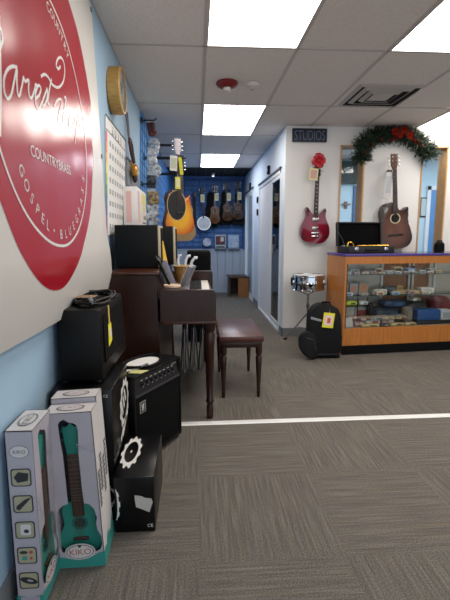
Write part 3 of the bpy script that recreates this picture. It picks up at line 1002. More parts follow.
for k in range(64):
    a = k * 2 * PI / 24
    r = .10 + .008 * math.sin(k * .8)
    p = onamp(.215 + r * 1.35 * math.cos(a), .105 + r * .82 * math.sin(a), Ht + .012 + .004 * (k // 24)) - onamp(.15, .11, Ht)
    pts.append(tuple(p))
MB().tube(pts, .0045, 0, 6).build('lead', mat('black_rubber', '070708', .5, spec=.25), t)
MB().tube([pts[-1], Vector(pts[-1]) + Vector((.02, .03, 0)), Vector(pts[-1]) + Vector((.03, .05, -.004))], .007, 0, 8).build('plug', steel, t)
t = thing('paper_note', 'small yellow paper note on the front edge of the bass combo', 'note', onamp(.085, .04, Ht))
mb = MB()
for zz in (.0015,):
    mb.hexa([(-.045, -.02, zz), (.02, -.03, zz), (.055, .02, zz), (-.03, .03, zz), (-.045, -.02, zz + .002), (.02, -.03, zz + .002), (.055, .02, zz + .002), (-.03, .03, zz + .002)])
mb.build('note', mat('note_yellow', 'd2cc86', .7), t, smooth=False)

t = thing('shipping_carton', 'low glossy black carton with a torn white label on the carpet', 'carton', (-.26, 1.78, 0))
MB().box(-.345, -.183, 1.595, 1.965, 0, .243, 0, .005).build('carton', cardb, t, world=True)
mb = MB()
gear(mb, Vector((-.302, 1.80, .2440)), Vector((0, 1, 0)), Vector((.30, .05, 0)), .125, .092)
mb.box(-.306, -.300, 1.79, 1.81, .2432, .2440, 0)
for k in range(7):
    a0, a1 = -1.1 + k * .32, -1.1 + (k + 1) * .32
    ro_ = .030 if k % 2 else .024
    mb.poly([(-.347 + .014 * math.cos(a), 1.5942, .125 + r_ * math.sin(a)) if False else (-.3445 + r_ * .8 * math.cos(a), 1.5942, .125 + .075 * math.sin(a)) for r_, a in ((.016, a0), (ro_, a0), (ro_, a1), (.016, a1))])
mb.build('gear_print', wprint, t, world=True, smooth=False)
mb = MB()
mb.text('CE', FRONTM(-.203, 1.5942, .022), .02)
mb.build('print', wprint, t, world=True, smooth=False)
mb = MB()
mb.poly([(-.262, 1.5937, .165), (-.262, 1.5937, .148), (-.258, 1.5937, .113), (-.205, 1.5937, .088), (-.190, 1.5937, .132), (-.196, 1.5937, .148), (-.222, 1.5937, .152), (-.236, 1.5937, .160)])
lb = mb.build('torn_label', mat('torn_label', 'b9b6b0', .7), t, world=True, smooth=False)
lb['label'] = 'torn white paper label'

# ------------------------------------------------------------------ ukulele boxes
uw, ud, uh = .163, .083, .630
kw = mat('box_lilac_white', 'b4aeb6', .45, noise=(3, 'a9a3ad'))
kwh = mat('box_white', 'd2cdcc', .45)
kt = mat('box_teal', '358f87', .45)
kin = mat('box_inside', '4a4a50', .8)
ink = mat('box_ink', '2c2c30', .5)
khaki = mat('icon_khaki', 'a8a286', .5)
ired = mat('logo_red', 'b04848', .5)
faint = mat('faint_ink', 'aaa5b2', .5)
HOLE = [(-.036, .584), (-.030, .596), (-.016, .604), (0, .592), (.016, .588), (.026, .580), (.030, .56), (.027, .50), (.024, .46), (.024, .32), (.026, .268), (.044, .262), (.060, .240), (.066, .205),
        (.062, .180), (.064, .155), (.076, .125), (.077, .095), (.068, .070), (.040, .058), (0, .052), (-.040, .056), (-.068, .070), (-.077, .10), (-.074, .20), (-.068, .245), (-.050, .262), (-.030, .27), (-.030, .46), (-.034, .52)]
def uke_box(label, loc, rz, sc=1.0, lean=0.0):
    t = thing('ukulele_box', label, 'box', loc, rz, 'printed ukulele boxes', rot=(0, lean, rz))
    t.scale = (1, 1, sc)
    a, b = uw / 2, ud / 2
    mb = MB()
    # shell: back, sides, top, bottom
    mb.box(-a, a, b - .003, b, 0, uh, 0)
    mb.box(-a, -a + .003, -b, b, 0, uh, 0).box(a - .003, a, -b, b, 0, uh, 1)
    mb.box(-a, a, -b, b, uh - .003, uh, 1).box(-a, a, -b, b, 0, .003, 2)
    mb.holed([(-a, 0), (a, 0), (a, uh), (-a, uh)], HOLE, -b, 0)
    mb.holed([(-a, 0), (a, 0), (a, uh), (-a, uh)], HOLE, -b + .002, 0)
    # inner liner
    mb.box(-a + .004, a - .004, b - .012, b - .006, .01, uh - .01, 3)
    # teal wave along the foot
    wv = [(-a - .0006, 0), (a + .0006, 0), (a + .0006, .062), (a * .75, .058), (a * .5, .045), (0, .038), (-a * .5, .040), (-a, .052), (-a - .0006, .055)]
    mb.poly([(x, -b - .0006, z) for x, z in wv], 2)
    mb.poly([(a + .0006, y, z) for y, z in ((-b, 0), (b, 0), (b, .10), (b * .4, .088), (0, .058), (-b * .5, .066), (-b, .06))], 2)
    mb.poly([(-a - .0006, y, z) for y, z in ((-b, 0), (b, 0), (b, .045), (0, .035), (-b, .045))][::-1], 2)
    c = mb.build('carton', [kw, kwh, kt, kin], t, smooth=False)
    PM = [kwh, ink, khaki, ired, faint, kt]
    pr = MB()
    # oval logo on the front foot
    y = -b - .0012
    pr.prism(ellipse(-.004, .068, .054, .034), y, y + .0004, 0)
    pr.prism(ellipse(-.004, .068, .049, .029), y - .0004, y, 1)
    pr.prism(ellipse(-.004, .068, .046, .0265), y - .0008, y - .0004, 0)
    pr.text('KIKO', FRONTM(-.004, y - .0012, .056), .034, 3)
    pr.prism(ellipse(-.004, .092, .006, .006, 10), y - .0012, y - .0008, 1)
    pr.build('logo', PM, c, smooth=False)
    pr = MB()
    pr.text('ukulele', FRONTM(.045, -b - .0008, .40), .014, 4)
    pr.build('lettering', PM, c, smooth=False)
    pr = MB()
    for k in range(4):
        pr.tube([(.02 + .02 * q, -b - .0008, .47 + .012 * math.sin(q * 1.3 + k) + .012 * k) for q in range(4)], .0007, 4, 4)
        pr.tube([(-.07 + .008 * q, -b - .0008, .30 + .02 * math.sin(q * 1.1 + k) + .03 * k) for q in range(4)], .0007, 4, 4)
    pr.build('line_drawing', PM, c, smooth=False)
    pr = MB()
    # top logo
    T = Matrix(((1, 0, 0, 0), (0, 1, 0, 0), (0, 0, 1, uh + .0006), (0, 0, 0, 1)))
    for r, m in ((1.0, 1), (.9, 0), (.84, 1), (.80, 0)):
        pr.lathe([(0, 0), (.036 * r, 0)], m, 26, T @ Matrix.Translation((0, 0, .0004 * (1.1 - r) * 10)) @ Matrix.Diagonal((1.35, .75, 1, 1)))
    pr.text('KIKO', T @ Matrix.Translation((0, -.010, .0012)), .030, 3)
    pr.build('logo', PM, c, smooth=False)
    pr = MB()
    # left side: logo and five accessory pictures
    S = Matrix(((0, 0, -1, -a - .0008), (-1, 0, 0, 0), (0, 1, 0, 0), (0, 0, 0, 1)))
    def SP(x, z, d=0):
        return S @ Vector((x, z, d))
    def plate(x0, x1, z0, z1, m, d, r=.006):
        q = []
        for cx, cz, a0 in ((x1 - r, z1 - r, 0), (x0 + r, z1 - r, 90), (x0 + r, z0 + r, 180), (x1 - r, z0 + r, 270)):
            for k in range(5):
                an = math.radians(a0 + k * 22.5)
                q.append(SP(cx + r * math.cos(an), cz + r * math.sin(an), d))
        pr.poly(q, m)
    def oval(cx, cz, rx, rz_, m, d, rot=0.0):
        pr.poly([SP(cx + rx * math.cos(k * PI / 9) * math.cos(rot) - rz_ * math.sin(k * PI / 9) * math.sin(rot),
                    cz + rx * math.cos(k * PI / 9) * math.sin(rot) + rz_ * math.sin(k * PI / 9) * math.cos(rot), d) for k in range(18)], m)
    oval(0, .560, .030, .022, 1, .0002)
    oval(0, .560, .0285, .0205, 0, .0004)
    pr.text('KIKO', S @ Matrix.Translation((0, .5545, .0008)), .0165, 1)
    pr.build('logo', PM, c, smooth=False)
    for k in range(5):
        pr = MB()
        z = .448 - k * .093
        plate(-.031, .031, z - .007, z + .055, 1, .0003, .010)
        plate(-.027, .027, z - .003, z + .051, 2, .0006, .008)
        pr.text(['strap', 'tuner', 'strings', 'picks', 'capo'][k], S @ Matrix.Translation((0, z + .061, .0004)), .013, 4)
        zc = z + .024
        if k == 0:
            pr.poly([SP(x, zc + dz, .001) for x, dz in ((-.022, .002), (-.008, .02), (.024, .014), (.02, -.012), (-.012, -.018))], 1)
        elif k == 1:
            pr.poly([SP(x, zc + dz, .001) for x, dz in ((-.022, -.016), (-.012, -.022), (.020, .014), (.026, .024), (.006, .016), (-.02, -.006))], 1)
        elif k == 2:
            plate(-.014, .018, zc - .018, zc + .020, 0, .0009)
            oval(.004, zc - .004, .008, .007, 1, .0012)
        elif k == 3:
            oval(-.010, zc + .012, .013, .006, 1, .001)
            oval(.013, zc + .012, .006, .006, 3, .001)
            plate(-.016, 0, zc - .016, zc - .002, 5, .001, .003)
            oval(.012, zc - .010, .005, .005, 3, .001)
        else:
            oval(0, zc, .028, .012, 1, .001, -.3)
            oval(.004, zc, .010, .004, 4, .0013, -.3)
        pr.build('accessory_picture', PM, c, smooth=False)
    pr = MB()
    plate(-.03, .03, .010, .038, 4, .0005, .002)
    # right side: black chord strips and a white gear ring
    R = Matrix(((0, 0, 1, a + .0008), (1, 0, 0, 0), (0, 1, 0, 0), (0, 0, 0, 1)))
    pr.build('small_print', PM, c, smooth=False)
    for x0, z0 in ((-.020, .235), (.014, .285)):
        pr = MB()
        for k in range(8):
            w0 = .011 + .003 * (k % 2)
            pr.poly([R @ Vector((x0 - w0, z0 + k * .019, .0004)), R @ Vector((x0 + w0, z0 + k * .019 + .006, .0004)),
                     R @ Vector((x0 + w0 - .003, z0 + k * .019 + .018, .0004)), R @ Vector((x0 - w0 + .002, z0 + k * .019 + .013, .0004))], 1)
        pr.build('chord_strip', PM, c, smooth=False)
    return t
teal = mat('teal_lacquer', '2f8578', .3, coat=.2)
fbd = mat('dark_fretboard', '43302a', .5)
def ukulele(label, loc, rz, sc=1.0, lean=0.0):
    u = thing('ukulele', label, 'ukulele', loc, rz, 'ukuleles in their boxes', rot=(0, lean, rz))
    u.scale = (1, 1, sc)
    half = [(0, 0), (.038, .002), (.066, .022), (.076, .055), (.072, .088), (.060, .115), (.055, .138), (.060, .165), (.057, .195), (.040, .214), (0, .217)]
    out = spline([(x, z) for x, z in half] + [(-x, z) for x, z in half[-2:0:-1]], 4)
    MB().prism(out, -.022, .022, 0, bev=.003).build('body', teal, u)
    mb = MB()
    mb.lathe([(0, 0), (.021, 0)], 0, 26, Matrix.Translation((0, -.0226, .128)) @ Matrix.Rotation(PI / 2, 4, 'X'))
    for k in range(16):
        a = k * PI / 8
        mb.box(-.0026, .0026, .0225, .029, -.0002, .0002, 0, M=Matrix.Translation((0, -.0226, .128)) @ Matrix.Rotation(PI / 2, 4, 'X') @ Matrix.Rotation(a, 4, 'Z'))
    mb.build('sound_hole', mat('rosette_dark', '1f3836', .6), u, smooth=False)
    MB().box(-.0205, .0205, -.03, -.021, .160, .415, 0, .002).build('fretboard', fbd, u)
    MB().box(-.014, .014, -.021, -.004, .19, .42, 0, .004).build('neck', mat('neck_wood', '5d4030', .5), u)
    fr = MB()
    for k in range(13):
        z = .415 - .25 * (1 - 2 ** (-k / 12)) * 1.5
        fr.box(-.0205, .0205, -.0312, -.030, z - .0008, z + .0008)
    fr.build('fret', mat('fret_dull', '6d625a', .5), u, smooth=False)
    MB().prism([(-.020, .41), (.020, .41), (.024, .46), (.030, .525), (.012, .522), (0, .542), (-.012, .522), (-.030, .525), (-.024, .46)], -.026, -.012, 0, bev=.002).build('headstock', teal, u)
    for x in (-.033, .033):
        for z in (.47, .505):
            MB().ball((x, -.019, z), .006, 0, 1, .7, 1, 8, 6).tube([(x * .7, -.019, z), (x, -.019, z)], .002, 0, 6).build('tuning_peg', mat('peg_teal', '245f58', .4), u)
    MB().box(-.028, .028, -.029, -.021, .058, .070, 0, .002).build('bridge', fbd, u)
    st = MB()
    for k in range(4):
        x = -.0105 + k * .007
        st.tube([(x, -.0315, .065), (x, -.033, .41)], .0006, 0, 4)
    st.build('strings', mat('nylon', '6a5a50', .5), u)
    return u
# nearest box, turned so that its window looks into the room
uke_box('nearest white and teal ukulele box, its picture side facing us', (-.553, 1.3435, 0), PI / 2, .963)
ukulele('teal ukulele inside the nearest box, seen edge-on through the side window', (-.5455, 1.3435, .04), PI / 2, .963)
uke_box('white and teal ukulele box facing us, in front of its twin', (-.4285, 1.462, 0), 0, .945, -.04)
ukulele('teal ukulele seen face-on through the window of the middle box', (-.4335, 1.470, .038), 0, .945, -.04)
uke_box('white ukulele box standing directly behind the box that faces us', (-.4310, 1.548, 0), 0, .978, -.04)

# ================================================================== PIANO AND WHAT STANDS ON IT
wal = mat('dark_walnut', '32190f', .3, noise=(4, '26120b', (14, 14, 2)), spec=.4)
wal2 = mat('dark_walnut_edge', '472515', .3, noise=(4, '341a0f', (14, 14, 2)))
p = thing('piano', 'dark brown upright piano with turned front leg against the blue wall', 'piano', (-.25, 3.3, 0))
MB().hexa([(-.538, 2.645, 0), (-.228, 2.645, 0), (-.228, 2.685, 0), (-.538, 2.685, 0), (-.538, 2.645, .955), (-.255, 2.645, .955), (-.255, 2.685, .955), (-.538, 2.685, .955)], 0, .003).build('side_panel', wal, p, world=True, smooth=False)
MB().hexa([(-.538, 3.985, 0), (-.228, 3.985, 0), (-.228, 4.02, 0), (-.538, 4.02, 0), (-.538, 3.985, .955), (-.255, 3.985, .955), (-.255, 4.02, .955), (-.538, 4.02, .955)], 0, .003).build('side_panel', wal, p, world=True, smooth=False)
MB().box(-.538, -.51, 2.685, 3.985, .02, .955).build('back_panel', wal, p, world=True, smooth=False)
MB().box(-.27, -.245, 2.685, 3.985, .08, .66).build('lower_panel', wal, p, world=True, smooth=False)
MB().box(-.30, -.22, 2.685, 3.985, .0, .08, 0, .004).build('plinth', wal, p, world=True)
MB().box(-.55, -.24, 2.63, 4.035, .955, .977, 0, .005).build('lid', wal2, p, world=True)
MB().hexa([(-.285, 2.69, .80), (-.20, 2.69, .80), (-.20, 3.98, .80), (-.285, 3.98, .80), (-.285, 2.69, .955), (-.26, 2.69, .955), (-.26, 3.98, .955), (-.285, 3.98, .955)]).build('music_desk', wal, p, world=True, smooth=False)
def cheek(y0, y1, e=0.0):
    out = [(-.235, .66), (.114 + e, .66), (.114 + e, .845), (.108 + e, .865), (.09 + e, .873), (-.235, .873)] if e else [(-.235, .66), (.114, .66), (.114, .835), (.108, .855), (.09, .863), (-.235, .863)]
    mb = MB()
    mb.prism(out, y0, y1, 0, bev=.004)
    c = mb.build('key_cheek', wal, p, world=True, smooth=False)
    MB().box(-.22, .118, y0 - .004, y1 + .004, .648, .664, 0, .003).build('moulding', wal2, c, world=True)
cheek(2.622, 2.668)
cheek(3.965, 4.01, .028)
MB().box(-.24, .112, 2.668, 3.965, .645, .70, 0, .003).build('keybed', wal, p, world=True)
MB().box(.098, .114, 2.668, 3.965, .70, .765, 0, .003).build('key_slip', wal, p, world=True)
MB().box(-.235, -.06, 2.668, 3.965, .70, .80, 0, .004).build('fallboard', wal, p, world=True)
mb = MB()
nk = 52
kw_ = 1.297 / nk
for k in range(nk):
    y = 2.668 + k * kw_
    mb.box(-.06, .094, y + .0006, y + kw_ - .0006, .70, .785, 0)
    if k % 7 not in (1, 4):
        mb.box(-.06, .032, y + kw_ - .006, y + kw_ + .006, .785, .797, 1)
mb.build('keyboard', [mat('ivory_key', 'e2ddd0', .35), mat('ebony_key', '0e0e0e', .3)], p, world=True, smooth=False)
def pleg(y):
    prof = [(0, 0), (.016, 0), (.020, .03), (.020, .085), (.016, .095), (.016, .105), (.023, .115), (.023, .13), (.018, .14), (.022, .30), (.027, .50), (.030, .57), (.024, .585), (.031, .60), (.034, .62), (.034, .648), (0, .648)]
    MB().lathe([(r * 1.16, z) for r, z in prof], n=20, M=Matrix.Translation((.073, y, 0))).build('leg', wal, p, world=True)
pleg(2.676)
pleg(3.955)
bt = thing('piano_bench', 'brown wooden bench with a padded seat and turned legs beside the piano', 'bench', (.31, 3.32, 0))
sm_ = mat('bench_seat', '4d261c', .32, noise=(5, '3f1e17', (3, 3, 3)))
MB().box(.150, .480, 2.995, 3.685, .425, .474, 0, .012).build('seat', sm_, bt, world=True)
MB().box(.162, .468, 3.01, 3.67, .385, .426, 0, .003).build('apron', wal, bt, world=True)
for x in (.185, .447):
    for y in (3.03, 3.65):
        MB().lathe([(0, 0), (.011, 0), (.013, .03), (.015, .035), (.012, .05), (.022, .25), (.024, .31), (.015, .325), (.023, .335), (.025, .35), (.025, .39), (0, .39)], n=16,
                   M=Matrix.Translation((x, y, 0))).build('leg', wal, bt, world=True)

# speakers on the piano
pale = mat('pale_speaker_edge', 'b9ad93', .5)
def spk(x0, x1, y0, y1, label):
    t = thing('speaker', label, 'speaker', ((x0 + x1) / 2, (y0 + y1) / 2, .977))
    MB().box(x0, x1, y0, y1, .981, 1.268, 0, .008).build('cabinet', mat('speaker_black', '0b0c0d', .6, bump=(260, .2), spec=.2), t, world=True)
    MB().box(x1 - .002, x1 + .016, y0 + .004, y1 - .004, .985, 1.263, 0, .005).build('front_frame', pale, t, world=True)
    MB().box(x1 + .014, x1 + .019, y0 + .022, y1 - .022, 1.0, 1.25, 0, .002).build('grille', grille, t, world=True)
    for (x, y) in ((x0 + .03, y0 + .03), (x1 - .03, y0 + .03), (x0 + .03, y1 - .03), (x1 - .03, y1 - .03)):
        MB().lathe([(0, .977), (.010, .977), (.009, .983), (0, .983)], n=10, M=Matrix.Translation((x, y, 0))).build('foot', blackp, t, world=True)
spk(-.548, -.262, 2.90, 3.14, 'large black speaker on the near end of the piano lid')
spk(-.52, -.178, 3.22, 3.44, 'smaller looking black speaker behind the first one on the piano')
t = thing('yellow_pennant', 'thin yellow cloth strip hanging down between the two speakers', 'cloth', (-.23, 3.0, 1.0))
mb = MB()
mb.hexa([(-.236, 2.96, 1.0), (-.232, 2.96, 1.0), (-.205, 3.03, .99), (-.209, 3.03, .99), (-.242, 3.0, 1.16), (-.238, 3.0, 1.16), (-.236, 3.02, 1.16), (-.240, 3.02, 1.16)])
mb.build('cloth', mat('mustard_cloth', 'd0a83e', .7), t, world=True, smooth=False)

t = thing('tambourine', 'flat pale round frame lying on the piano key cheek', 'tambourine', (-.165, 2.76, .865))
MB().lathe([(0, .001), (.052, .001), (.056, .004), (.056, .016), (.052, .019), (.046, .014), (0, .012)], n=28, M=Matrix.Translation((0, 0, -.0)) ).build('frame', mat('pale_wood_ring', 'd7bba0', .5), t)
def pad(name, label, loc, rot, sz, m, cat, edge):
    t = thing(name, label, cat, loc, rot=rot)
    MB().box(-sz[0] / 2, sz[0] / 2, -sz[1] / 2, sz[1] / 2, 0, sz[2], 0, .003).build('cover', m, t)
    MB().box(-sz[0] / 2 - .002, sz[0] / 2 - .006, -sz[1] / 2 + .003, sz[1] / 2 - .003, .004, sz[2] - .004).build('pages', edge, t)
    return t
gy = mat('grey_cover', '6f6f7c', .5)
pad('music_book', 'grey music book leaning back behind the round frame on the piano', (-.165, 2.90, .868), (0, -.38, .15), (.035, .16, .17), gy, 'book', cream)
pad('music_book', 'grey music book leaning to the right in front of the basket', (-.09, 2.88, .868), (0, .42, -.2), (.03, .15, .14), mat('grey_cover_light', '6b6b74', .5), 'book', cream)
for k, (x, y, a) in enumerate(((-.215, 2.80, -.42), (-.195, 2.86, -.45))):
    t = thing('drum_brush', ['black stick leaning against the speaker, the nearer of the pair', 'black stick leaning against the speaker, the farther of the pair'][k], 'stick', (x + .03, y, .88), rot=(0, a, .1), group='black sticks by the speaker')
    MB().cyl((0, 0, 0), (0, 0, .17), .009, .008).build('shaft', matte, t)
    MB().cyl((0, 0, .17), (0, 0, .205), .006, .005).build('tip', mat('stick_tip', '3a3a3e', .5), t)
t = thing('woven_basket', 'small tan basket on the piano holding white paper rolls', 'basket', (-.105, 3.12, .868))
MB().lathe([(0, 0), (.052, 0), (.068, .11), (.071, .112), (.066, .112), (.05, .006), (0, .006)], n=24).build('body', mat('tan_wicker', 'b28b50', .7, noise=(80, '8a6534'), bump=(120, .6)), t)
MB().tube([(.070 * math.cos(a), .070 * math.sin(a), .112) for a in [k * PI / 12 for k in range(24)]], .005, 0, 6, closed=True).build('rim', mat('tan_wicker_rim', 'c9a25f', .7), t)
for k, (dx, dy, a, b) in enumerate(((-.02, -.01, -.1, .1), (.0, .02, .15, 0), (.025, -.01, .3, .15))):
    t = thing('paper_roll', ['leftmost', 'middle', 'rightmost'][k] + ' of the white paper rolls standing in the tan basket', 'roll', (-.105 + dx, 3.12 + dy, .876), rot=(b, a, 0), group='paper rolls in the basket')
    MB().tube([(0, 0, 0), (0, 0, .15), (.012, 0, .178), (.03, 0, .18)], .011, 0, 10).build('roll', mat('roll_white', 'd9dbe2', .5), t)

# stands folded under the keyboard
for k, (x, y, lb) in enumerate(((-.12, 3.70, 'folded chrome stand under the keyboard, nearest the amplifier'), (-.04, 3.74, 'folded chrome stand under the keyboard, middle one'), (.04, 3.70, 'folded chrome stand under the keyboard, nearest the bench'))):
    t = thing('folded_stand', lb, 'stand', (x, y, 0), group='folded stands under the keyboard')
    MB().cyl((0, 0, .03), (0, 0, .60), .011, m=0, n=12).build('pole', mat('dark_steel', '5a5d62', .4, 1.0), t)
    for q in range(3):
        a = q * 2 * PI / 3 + .4
        MB().tube([(.012 * math.cos(a), .012 * math.sin(a), .40), (.045 * math.cos(a), .045 * math.sin(a), .012)], .008, 0, 8).tube([(.045 * math.cos(a), .045 * math.sin(a), .012), (.048 * math.cos(a), .048 * math.sin(a), .0)], .011, 0, 8).build('leg', [steel], t)
    MB().cyl((0, 0, .38), (0, 0, .43), .02, m=0).build('collar', blackp, t)
t = thing('keyboard_amplifier', 'black amplifier cabinet beyond the far end of the piano', 'amplifier', (-.01, 4.85, 0))
MB().box(-.115, .150, 4.70, 5.05, .01, 1.035, 0, .03).build('cabinet', matte, t, world=True)
MB().box(-.09, .125, 4.69, 4.702, .06, .98, 0, .01).build('grille', grille, t, world=True)
for (x, y) in ((-.08, 4.75), (.11, 4.75), (-.08, 5.0), (.11, 5.0)):
    MB().lathe([(0, 0), (.015, 0), (.013, .014), (0, .014)], n=10, M=Matrix.Translation((x, y, 0))).build('foot', blackp, t, world=True)

# ================================================================== GUITARS
def outline(W, L, cut=False, waist=.76, ub=.80):
    h = W / 2
    half = [(0, 0), (.55 * h, .012 * L), (.90 * h, .10 * L), (h, .24 * L), (.90 * h, .42 * L), (waist * h, .575 * L), (ub * .985 * h, .72 * L), (ub * h, .83 * L), (ub * .82 * h, .95 * L), (.40 * h, .995 * L)]
    R = half + [(.12 * h, L)]
    if cut:
        R = half[:7] + [(ub * .97 * h, .79 * L), (ub * 1.0 * h, .87 * L), (ub * .88 * h, .885 * L), (.50 * h, .81 * L), (.24 * h, .82 * L), (.16 * h, .90 * L)]
    Lh = [(-x, z) for x, z in half[1:]][::-1] + []
    pts = R + [(-.12 * h, L)] + Lh
    return spline(pts, 4)
ebony = mat('ebony', '1c1614', .45)
rosew = mat('rosewood', '3a241c', .5)
def acoustic(name, label, loc, rot, W, L, D, N, top, side, neckm, headm, cut=False, plate=None, group=None, cat='guitar', hole=True, nut=.043, guard=None, sc=1.0, zbr=.30):
    """hanging flat-top: origin at the foot of the body, face towards -y, N = neck length from body to nut"""
    t = thing(name, label, cat, loc, rot=rot, group=group)
    t.scale = (sc, sc, sc)
    MB().prism(outline(W, L, cut), -D, 0, 0, bev=.006, mside=1).build('body', [top, side], t, angle=50)
    f = -D
    hz = .66 * L
    if plate:
        MB().prism(ellipse(plate[0], plate[1], plate[2] + .006, plate[3] + .006, 32), f - .0012, f, 0).build('rosette', mat('rosette_cream', 'd8c9a0', .5), t, smooth=False)
        MB().prism(ellipse(plate[0], plate[1], plate[2], plate[3], 32), f - .0024, f - .0012, 0).build('soundhole_cover', mat('black_cover', '14110f', .35), t, smooth=False)
    elif hole:
        r = .125 * W
        MB().prism(ellipse(0, hz, r * 1.22, r * 1.22, 28), f - .001, f).build('rosette', mat('rosette_cream', 'd8c9a0', .5), t, smooth=False)
        MB().prism(ellipse(0, hz, r, r, 28), f - .002, f - .001).build('sound_hole', mat('hole_black', '080606', .9), t, smooth=False)
    if guard:
        MB().prism(spline(guard, 4), f - .002, f).build('pickguard', mat('guard_black', '120e0d', .3), t, smooth=False)
    zb = zbr * L
    bw_ = (.050 if plate else .085) * W / .38
    MB().box(-bw_, bw_, f - .010, f, zb - .012, zb + .012, 0, .004).build('bridge', ebony, t)
    nz = L + N
    MB().hexa([(-.028, f - .007, hz + .13 * W), (.028, f - .007, hz + .13 * W), (.028, f, hz + .13 * W), (-.028, f, hz + .13 * W), (-nut / 2, f - .007, nz), (nut / 2, f - .007, nz), (nut / 2, f, nz), (-nut / 2, f, nz)]).build('fretboard', rosew, t, smooth=False)
    fr = MB()
    for k in range(16):
        z = nz - 1.0 * (nz - zb) * (1 - 2 ** (-(k + 1) / 12))
        fr.box(-.026, .026, f - .0082, f - .007, z - .001, z + .001)
    fr.build('fret', steel, t, smooth=False)
    MB().hexa([(-.026, f, L - .01), (.026, f, L - .01), (.016, f + .022, L - .01), (-.016, f + .022, L - .01), (-nut / 2, f, nz), (nut / 2, f, nz), (.013, f + .018, nz), (-.013, f + .018, nz)], 0, .002).build('neck', neckm, t)
    hw = nut / 2
    MB().prism([(-hw, nz), (hw, nz), (hw + .014, nz + .05), (hw + .016, nz + .165), (.008, nz + .155), (0, nz + .17), (-.008, nz + .155), (-hw - .016, nz + .165), (-hw - .014, nz + .05)], f - .002, f + .014, 0, bev=.002).build('headstock', headm, t)
    for sg in (-1, 1):
        for k in range(3):
            z = nz + .045 + k * .042
            MB().tube([(sg * .022, f - .010, z), (sg * .022, f + .016, z)], .004, 0, 8).tube([(sg * .03, f + .010, z), (sg * .052, f + .010, z)], .003, 0, 6).ball((sg * .056, f + .010, z), .009, 0, 1, .6, 1.1, 8, 6).build('tuning_peg', chrome, t)
    st = MB()
    for k in range(6):
        x = -.028 + k * .0112
        st.tube([(x, f - .012, zb), (x * .62, f - .011, nz)], .0006, 0, 4)
    st.build('strings', steel, t)
    return t
def price_tag(loc, w_, h_, label, rot=(0, 0, 0), pr='c8a83a', face=None, group=None):
    t = thing('price_tag', label, 'price tag', loc, rot=rot, group=group)
    MB().box(-w_ / 2, w_ / 2, -.0008, .0008, -h_, 0).build('card', face or yellow, t, smooth=False)
    MB().box(-w_ * .36, w_ * .36, -.0016, -.0008, -h_ * .85, -h_ * .16).build('price_print', mat('print_' + pr, pr, .6), t, smooth=False)
    MB().tube([(-.004, 0, -.002), (0, .004, .035), (.004, 0, -.002)], .0009, 0, 4).build('string', white, t)
    return t
sb = burst('sunburst_lacquer', 'f2b12c', 'd9701a', '5c1d10', 0, .20, .24, .27, (.40, .72, .95))
acoustic('acoustic_guitar', 'orange sunburst acoustic guitar with a black oval, hanging nearest on the left wall', (-.215, 4.62, 1.212), (0, -.02, .52), .345, .47, .09, .36, sb,
         mat('sunburst_side', '5f2416', .3), mat('mahogany_neck', '5c3420', .4), mat('white_pearl_head', 'd9cfd2', .25), cut=True, plate=(-.035, .305, .108, .152), group=None, sc=.97, zbr=.48)
t = thing('hanger_arm', 'black guitar hanger arm holding the orange sunburst guitar', 'hanger', wp(4.66, 2.0, 0), group='guitar hanger arms on the left wall')
MB().box(.012, .03, -.04, .04, -.02, .02, 0, .004).build('plate', hookm, t)
MB().tube([(.02, -.04, 0), (.34, -.04, 0), (.41, -.07, .01)], .007).tube([(.02, .03, 0), (.42, .03, 0), (.45, .0, .01)], .007).build('prongs', hookm, t)
price_tag((-.225, 4.50, 2.0), .075, .15, 'white tag wrapped over the headstock of the orange sunburst guitar', (0, .05, .3), 'c9cbb0', white)
price_tag((-.165, 4.51, 1.985), .035, .17, 'narrow yellow tag hanging beside the white tag on the sunburst guitar', (0, -.1, .3), 'd8cf3a')
price_tag((-.19, 4.50, 1.79), .055, .12, 'yellow price tag lower on the neck of the sunburst guitar', (0, 0, .3), 'e8e2b0')
ntop = mat('natural_spruce', '96794f', .35, noise=(4, '83673f', (30, 3, 3)))
acoustic('acoustic_guitar', 'natural wood acoustic guitar hanging directly behind the sunburst guitar', (-.225, 5.6, 1.13), (0, 0, .35), .38, .48, .10, .36, ntop,
         mat('natural_side', '6e4a2c', .4), mat('mahogany_neck', '5c3420', .4), ebony)

# ================================================================== BACK WALL
t = thing('gridwall', 'dark wire grid on the blue back wall behind the small instruments', 'wall grid', (.25, 9.03, 1.6))
mb = MB()
gb = mat('grid_wire', '2f4d80', .5)
for k in range(15):
    z = .98 + k * .095
    mb.tube([(-.54, 9.012, z), (.96, 9.012, z)], .0045, 0, 5)
for k in range(11):
    x = -.53 + k * .148
    mb.tube([(x, 9.004, .95), (x, 9.004, 2.33)], .0045, 0, 5)
mb.build('wire_mesh', gb, t, world=True)
MB().tube([(-.54, 9.006, .95), (.965, 9.006, .95), (.965, 9.006, 2.34), (-.54, 9.006, 2.34)], .008, 0, 6, closed=True).build('frame', gb, t, world=True)
def gigbag(x, zb, w_, h_, label):
    t = thing('gig_bag', label, 'gig bag', (x, 8.985, zb), group='black gig bags on the back wall')
    o = [(0, 0), (w_ * .42, .01), (w_ * .5, .10 * h_), (w_ * .48, .25 * h_), (w_ * .36, .42 * h_), (w_ * .36, .55 * h_), (w_ * .26, .68 * h_), (w_ * .22, .94 * h_), (w_ * .14, h_)]
    MB().prism(spline(o + [(-x_, z) for x_, z in o[::-1][:-1]], 4), -.075, 0, 0, bev=.015).build('bag', mat('bag_black', '0c0d10', .8, bump=(90, .3), spec=.2), t)
    MB().tube([(-.02, -.03, h_ - .01), (-.02, -.03, h_ + .04), (.02, -.03, h_ + .04), (.02, -.03, h_ - .01)], .006, 0, 6).build('loop', matte, t)
